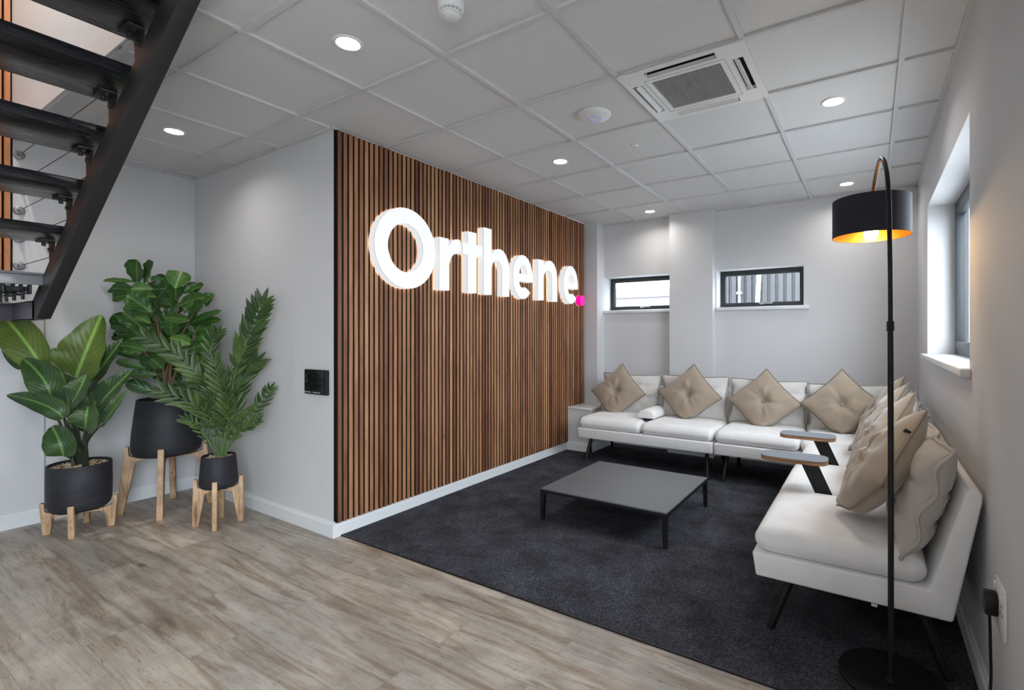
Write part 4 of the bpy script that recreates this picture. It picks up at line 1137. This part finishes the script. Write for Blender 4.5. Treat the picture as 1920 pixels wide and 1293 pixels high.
def leaf(mb, pts, hw, nrm, shape, fold=.25, ripple=.0, n=14, m=4, curl=0.0, seed=0):
    P = [Vector(p) for p in pts]
    if len(P) == 2: P = [P[0], (P[0] + P[1]) / 2, P[1]]
    N0 = Vector(nrm).normalized(); vs = []; uvs = []
    for i in range(n + 1):
        t_ = i / n
        c = P[0] * (1 - t_) ** 2 + P[1] * 2 * t_ * (1 - t_) + P[2] * t_ ** 2
        if t_ == 0: T = (P[1] - P[0])
        elif t_ == 1: T = (P[2] - P[1])
        else: T = (P[1] - P[0]) * (1 - t_) + (P[2] - P[1]) * t_
        if T.length < 1e-6: T = P[2] - P[0]
        T.normalize(); S = T.cross(N0)
        if S.length < 1e-4: S = T.cross(Vector((0, 0, 1)))
        S.normalize(); Nn = S.cross(T).normalized()
        if shape == 'broad': w = math.sin(PI * min(1, t_ ** .72)) ** .62 if 0 < t_ < 1 else 0
        elif shape == 'fig': w = (math.sin(PI * t_ ** 1.25) ** .55 if 0 < t_ < 1 else 0) * (.72 + .38 * t_)
        else: w = math.sin(PI * t_ ** .8) ** .85 if 0 < t_ < 1 else 0
        for j in range(-m, m + 1):
            s = j / m; a = abs(s)
            rp = ripple * math.sin(t_ * 22 + seed + (2 if s > 0 else 0)) * a * a
            p = c + S * (s * hw * w * math.cos(fold * a)) + Nn * (a * hw * w * math.sin(fold * a) + rp * hw * w - curl * a * a * hw)
            vs.append(clampw(p)); uvs.append((.5 + s * .5 * max(w, .15), t_))
    k = 2 * m + 1; fs = [(i*k+j, i*k+j+1, (i+1)*k+j+1, (i+1)*k+j) for i in range(n) for j in range(k-1)]
    o = mb.add(vs, fs)
    for i, u in enumerate(uvs): mb.uv[o + i] = u

def make_pot(prof, ztop, rin, seed, pebbles=0):
    b = MB(); b.lathe(prof + [(rin, ztop), (rin, ztop - .035)], n=64); return b
VIEW = Vector((.80, -.60, .10)).normalized()
def stand(name, c, ang, rf, rp, zb_, ztop, lab, th=.030):
    r = empty(name)
    for k in range(4):
        a = R(ang + 90 * k); b = MB()
        poly = [(rf - .036, 0), (rf, 0), (rp + .030, ztop - .01), (rp + .026, ztop), (rp + .008, ztop - .006), (rp + .004, zb_ + .012), (rp - .030, zb_ - .004), (rp - .060, zb_ - .006), (rp - .060, zb_ - .026), (rp - .034, zb_ - .034)]
        b.prism(poly, 'y', -th / 2, th / 2)
        o = b.build('leg', 'legwood', r, bevel=.002); o.rotation_euler = (0, 0, a)
    for k in range(2):
        b = MB(); off_ = .0 if k == 0 else -.0
        b.box((-(rp - .058), -.011, zb_ - .024), (rp - .058, .011, zb_ - .006 - (.0 if k == 0 else .009)))
        o = b.build('cross_bar', 'legwood', r, bevel=.001); o.rotation_euler = (0, 0, R(ang + 90 * k))
    r.location = c; tag(r, lab, 'plant stand'); return r
def gravel(parent, rad, z, n, seed, c=(0, 0)):
    rnd = random.Random(seed); b = MB()
    for i in range(n):
        a = rnd.random() * 2 * PI; q = rad * math.sqrt(rnd.random()); s = rnd.uniform(.004, .008)
        x, y = c[0] + q * math.cos(a), c[1] + q * math.sin(a); zz = z + rnd.uniform(-.002, .004)
        sc_ = [s * rnd.uniform(.7, 1.4), s * rnd.uniform(.7, 1.4), s * rnd.uniform(.5, .9)]
        vs = [(x + dx * sc_[0], y + dy * sc_[1], zz + dz * sc_[2]) for (dx, dy, dz) in ((1, 0, 0), (-.6, .8, 0), (-.6, -.8, 0), (.2, 0, 1), (.1, .1, -1), (.5, .8, .3))]
        b.add(vs, [(0, 5, 3), (5, 1, 3), (1, 2, 3), (2, 0, 3), (5, 0, 4), (1, 5, 4), (2, 1, 4), (0, 2, 4)])
    o = b.build('gravel', 'gravel', parent, smooth=0); o['kind'] = 'stuff'; return o

C1, C2, C3 = (-2.108, 0.0), (-2.106, .478), (-1.458, .540)
stand('plant_stand', (*C1, 0), -27, .175, .160, .135, .205, 'short pale wooden plant stand under the leftmost plant pot')
stand('plant_stand', (*C2, 0), -28, .285, .212, .400, .480, 'tallest wooden plant stand, under the big pot in the corner', .036)
stand('plant_stand', (*C3, 0), -33, .148, .112, .245, .315, 'small knotty wooden plant stand under the smallest pot', .028)

def pot_body(r, c, prof, rin, ztop, soil_z):
    b = MB(); b.lathe(prof + [(rin, ztop - .002), (rin - .002, soil_z - .02)], (c[0], c[1], 0), 72); b.build('pot', 'pot', r, smooth=50)
    b = MB(); b.lathe([(.0005, soil_z + .002), (rin - .0015, soil_z)], (c[0], c[1], 0), 48); b.build('soil', 'soil', r)

# --- broad leaf plant
r = empty('potted_plant')
pot_body(r, C1, [(.0005, .137), (.105, .137), (.135, .145), (.152, .165), (.160, .20), (.162, .30), (.160, .438), (.157, .441)], .150, .441, .420)
gravel(r, .140, .424, 420, 3, C1)
for i, (p0, b0, mi_, tp_, hw, tw) in enumerate(LEAVES_A):
    p0 = Vector((C1[0] + (p0[0] - C1[0]) * .55, C1[1] + (p0[1] - C1[1]) * .55, .425)); b0 = Vector(b0); mi_ = Vector(mi_); tp_ = Vector(tp_)
    N = (VIEW + Vector((.6, .8, 0)) * tw + Vector((0, 0, .25 if i > 1 else 0))).normalized()
    b = MB(); mid = mi_ * 2 - (b0 + tp_) / 2
    leaf(b, (b0, mid, tp_), hw, N, 'broad', fold=.38, ripple=.07, n=26, m=6, seed=i * 1.7)
    o = b.build('leaf', 'leaf_young' if i < 2 else 'leaf_big', r, smooth=60)
    if i < 2: o['label'] = 'yellow green young leaf'
    d_ = (b0 - p0); kx = p0 + Vector((d_.x * .25, d_.y * .25, d_.z * .6))
    cv = [p0 * (1 - t_) ** 2 + kx * 2 * t_ * (1 - t_) + b0 * t_ ** 2 for t_ in [q / 10 for q in range(11)]]
    sub = MB(); sub.tube([clampw(q) for q in cv], [.011 - .0008 * q for q in range(11)], 8); sub.build('leaf_stalk', 'petiole', o)
rebase(r, (*C1, .137)); tag(r, 'potted plant with very large broad leaves, leftmost of the three plants', 'plant')

# --- fiddle leaf fig
r = empty('potted_plant')
pot_body(r, C2, [(.0005, .402), (.150, .402), (.185, .410), (.203, .432), (.210, .470), (.205, .56), (.190, .70), (.177, .808), (.173, .811)], .167, .811, .775)
for s in STEMS_B:
    b = MB(); S_ = [Vector((C2[0] + .25 * (s[0][0] - C2[0]), C2[1] + .25 * (s[0][1] - C2[1]), .77))] + [Vector(q) for q in s[1:]]
    sp_ = smooth_pts(S_, 5); b.tube([clampw(q) for q in sp_], [.009 - .006 * k / len(sp_) for k in range(len(sp_))], 8); b.build('stem', 'bark', r)
b = MB()
rnd = random.Random(5)
for i, (b0, t0, hw, tw) in enumerate(LEAVES_B):
    b0 = Vector(b0); t0 = Vector(t0); mid = (b0 + t0) / 2 + Vector((.3, -.3, .6)) * .018
    N = (VIEW + Vector((.6, .8, 0)) * tw + Vector((0, 0, rnd.uniform(-.1, .55)))).normalized()
    t1 = b0 + (t0 - b0) * 1.12; leaf(b, (b0 - (t0 - b0) * .06, mid, t1), hw * 1.28, N, 'fig', fold=.30, ripple=.10, n=16, m=5, seed=i)
    if True:
        q0 = Vector((rnd.uniform(-.14, .12), rnd.uniform(0, .14), rnd.uniform(-.07, .05))); d0_ = Vector((rnd.uniform(-1, 1), rnd.uniform(-.6, .4), rnd.uniform(-.3, .7))).normalized() * rnd.uniform(.10, .16)
        c0 = b0 + q0; leaf(b, (c0, c0 + d0_ * .5 + Vector((0, 0, .015)), c0 + d0_), .042, (VIEW + Vector((rnd.uniform(-.5, .5), 0, rnd.uniform(0, .8)))).normalized(), 'fig', fold=.30, ripple=.10, n=12, m=4, seed=i)
    # leaves close to a stem need no long stalk
    best = min((Vector(q) for s in STEMS_B for q in s), key=lambda q: (q - b0).length)
    if (best - b0).length < .16: pass
for i, (b0, t0, hw, tw) in enumerate(LEAVES_B):
    b0 = Vector(b0); allp = [q for s in STEMS_B for q in smooth_pts(s, 5)]
    q = min(allp, key=lambda q: (q - b0).length + .25 * abs(q.z - b0.z)); q = Vector((q.x, q.y, q.z - 0.0))
    b.tube([clampw(q), clampw((q + b0) / 2 + Vector((0, 0, .008))), clampw(b0)], .0022, 5, mi=1)
b.build('foliage', ['leaf_fig', 'stem_green'], r, smooth=60)
rebase(r, (*C2, .402)); tag(r, 'fiddle leaf fig with rounded leaves in the big raised corner pot', 'plant')

# --- feathery plant
r = empty('potted_plant')
pot_body(r, C3, [(.0005, .248), (.075, .248), (.098, .254), (.110, .270), (.1125, .292), (.108, .36), (.099, .462), (.096, .465)], .091, .465, .448)
gravel(r, .085, .451, 200, 9, C3)
for i, (P_, ll, n) in enumerate(FRONDS):
    rnd = random.Random(60 + i)
    P_ = [Vector((C3[0] + .35 * (P_[0][0] - C3[0]), C3[1] + .35 * (P_[0][1] - C3[1]), .445))] + [Vector(q) for q in P_[1:]]
    cv = smooth_pts(P_, 12); K = len(cv)
    b = MB(); b.tube([clampw(q) for q in cv], [.0055 - .004 * k / K for k in range(K)], 7); fr = b.build('frond_stem', 'stem_green', r)
    b = MB()
    side_v = None
    n = max(7, int(n * .72))
    for k in range(n):
        t_ = .26 + .72 * k / (n - 1); ix = min(K - 2, int(t_ * (K - 1))); fct = t_ * (K - 1) - ix
        c = cv[ix].lerp(cv[ix + 1], fct); T = (cv[ix + 1] - cv[ix]).normalized()
        S = T.cross(VIEW + Vector((.2 * math.sin(i * 2.1), .2, .2 * math.cos(i)))).normalized()
        Nn = S.cross(T).normalized()
        L_ = ll * (.62 + .5 * math.sin(PI * (t_ - .15))) * rnd.uniform(.88, 1.1)
        for sd in (-1, 1):
            d = (T * rnd.uniform(.8, 1.0) + S * sd * .60 + Nn * rnd.uniform(-.1, .45)).normalized()
            tip = c + d * L_; mid = c + d * L_ * .5 + Nn * .012
            leaf(b, (c, mid, tip), L_ * .125, Nn + S * sd * -.25 + Vector((0, 0, .15)), 'lance', fold=.3, n=7, m=2)
    d = (cv[-1] - cv[-4]).normalized(); leaf(b, (cv[-1], cv[-1] + d * ll * .4, cv[-1] + d * ll * .8), ll * .10, VIEW, 'lance', fold=.3, n=7, m=2)
    b.build('leaflets', 'leaf_palm', fr, smooth=60)
rebase(r, (*C3, .248)); tag(r, 'potted plant with feathery fronds in the smallest pot, rightmost of the three', 'plant')
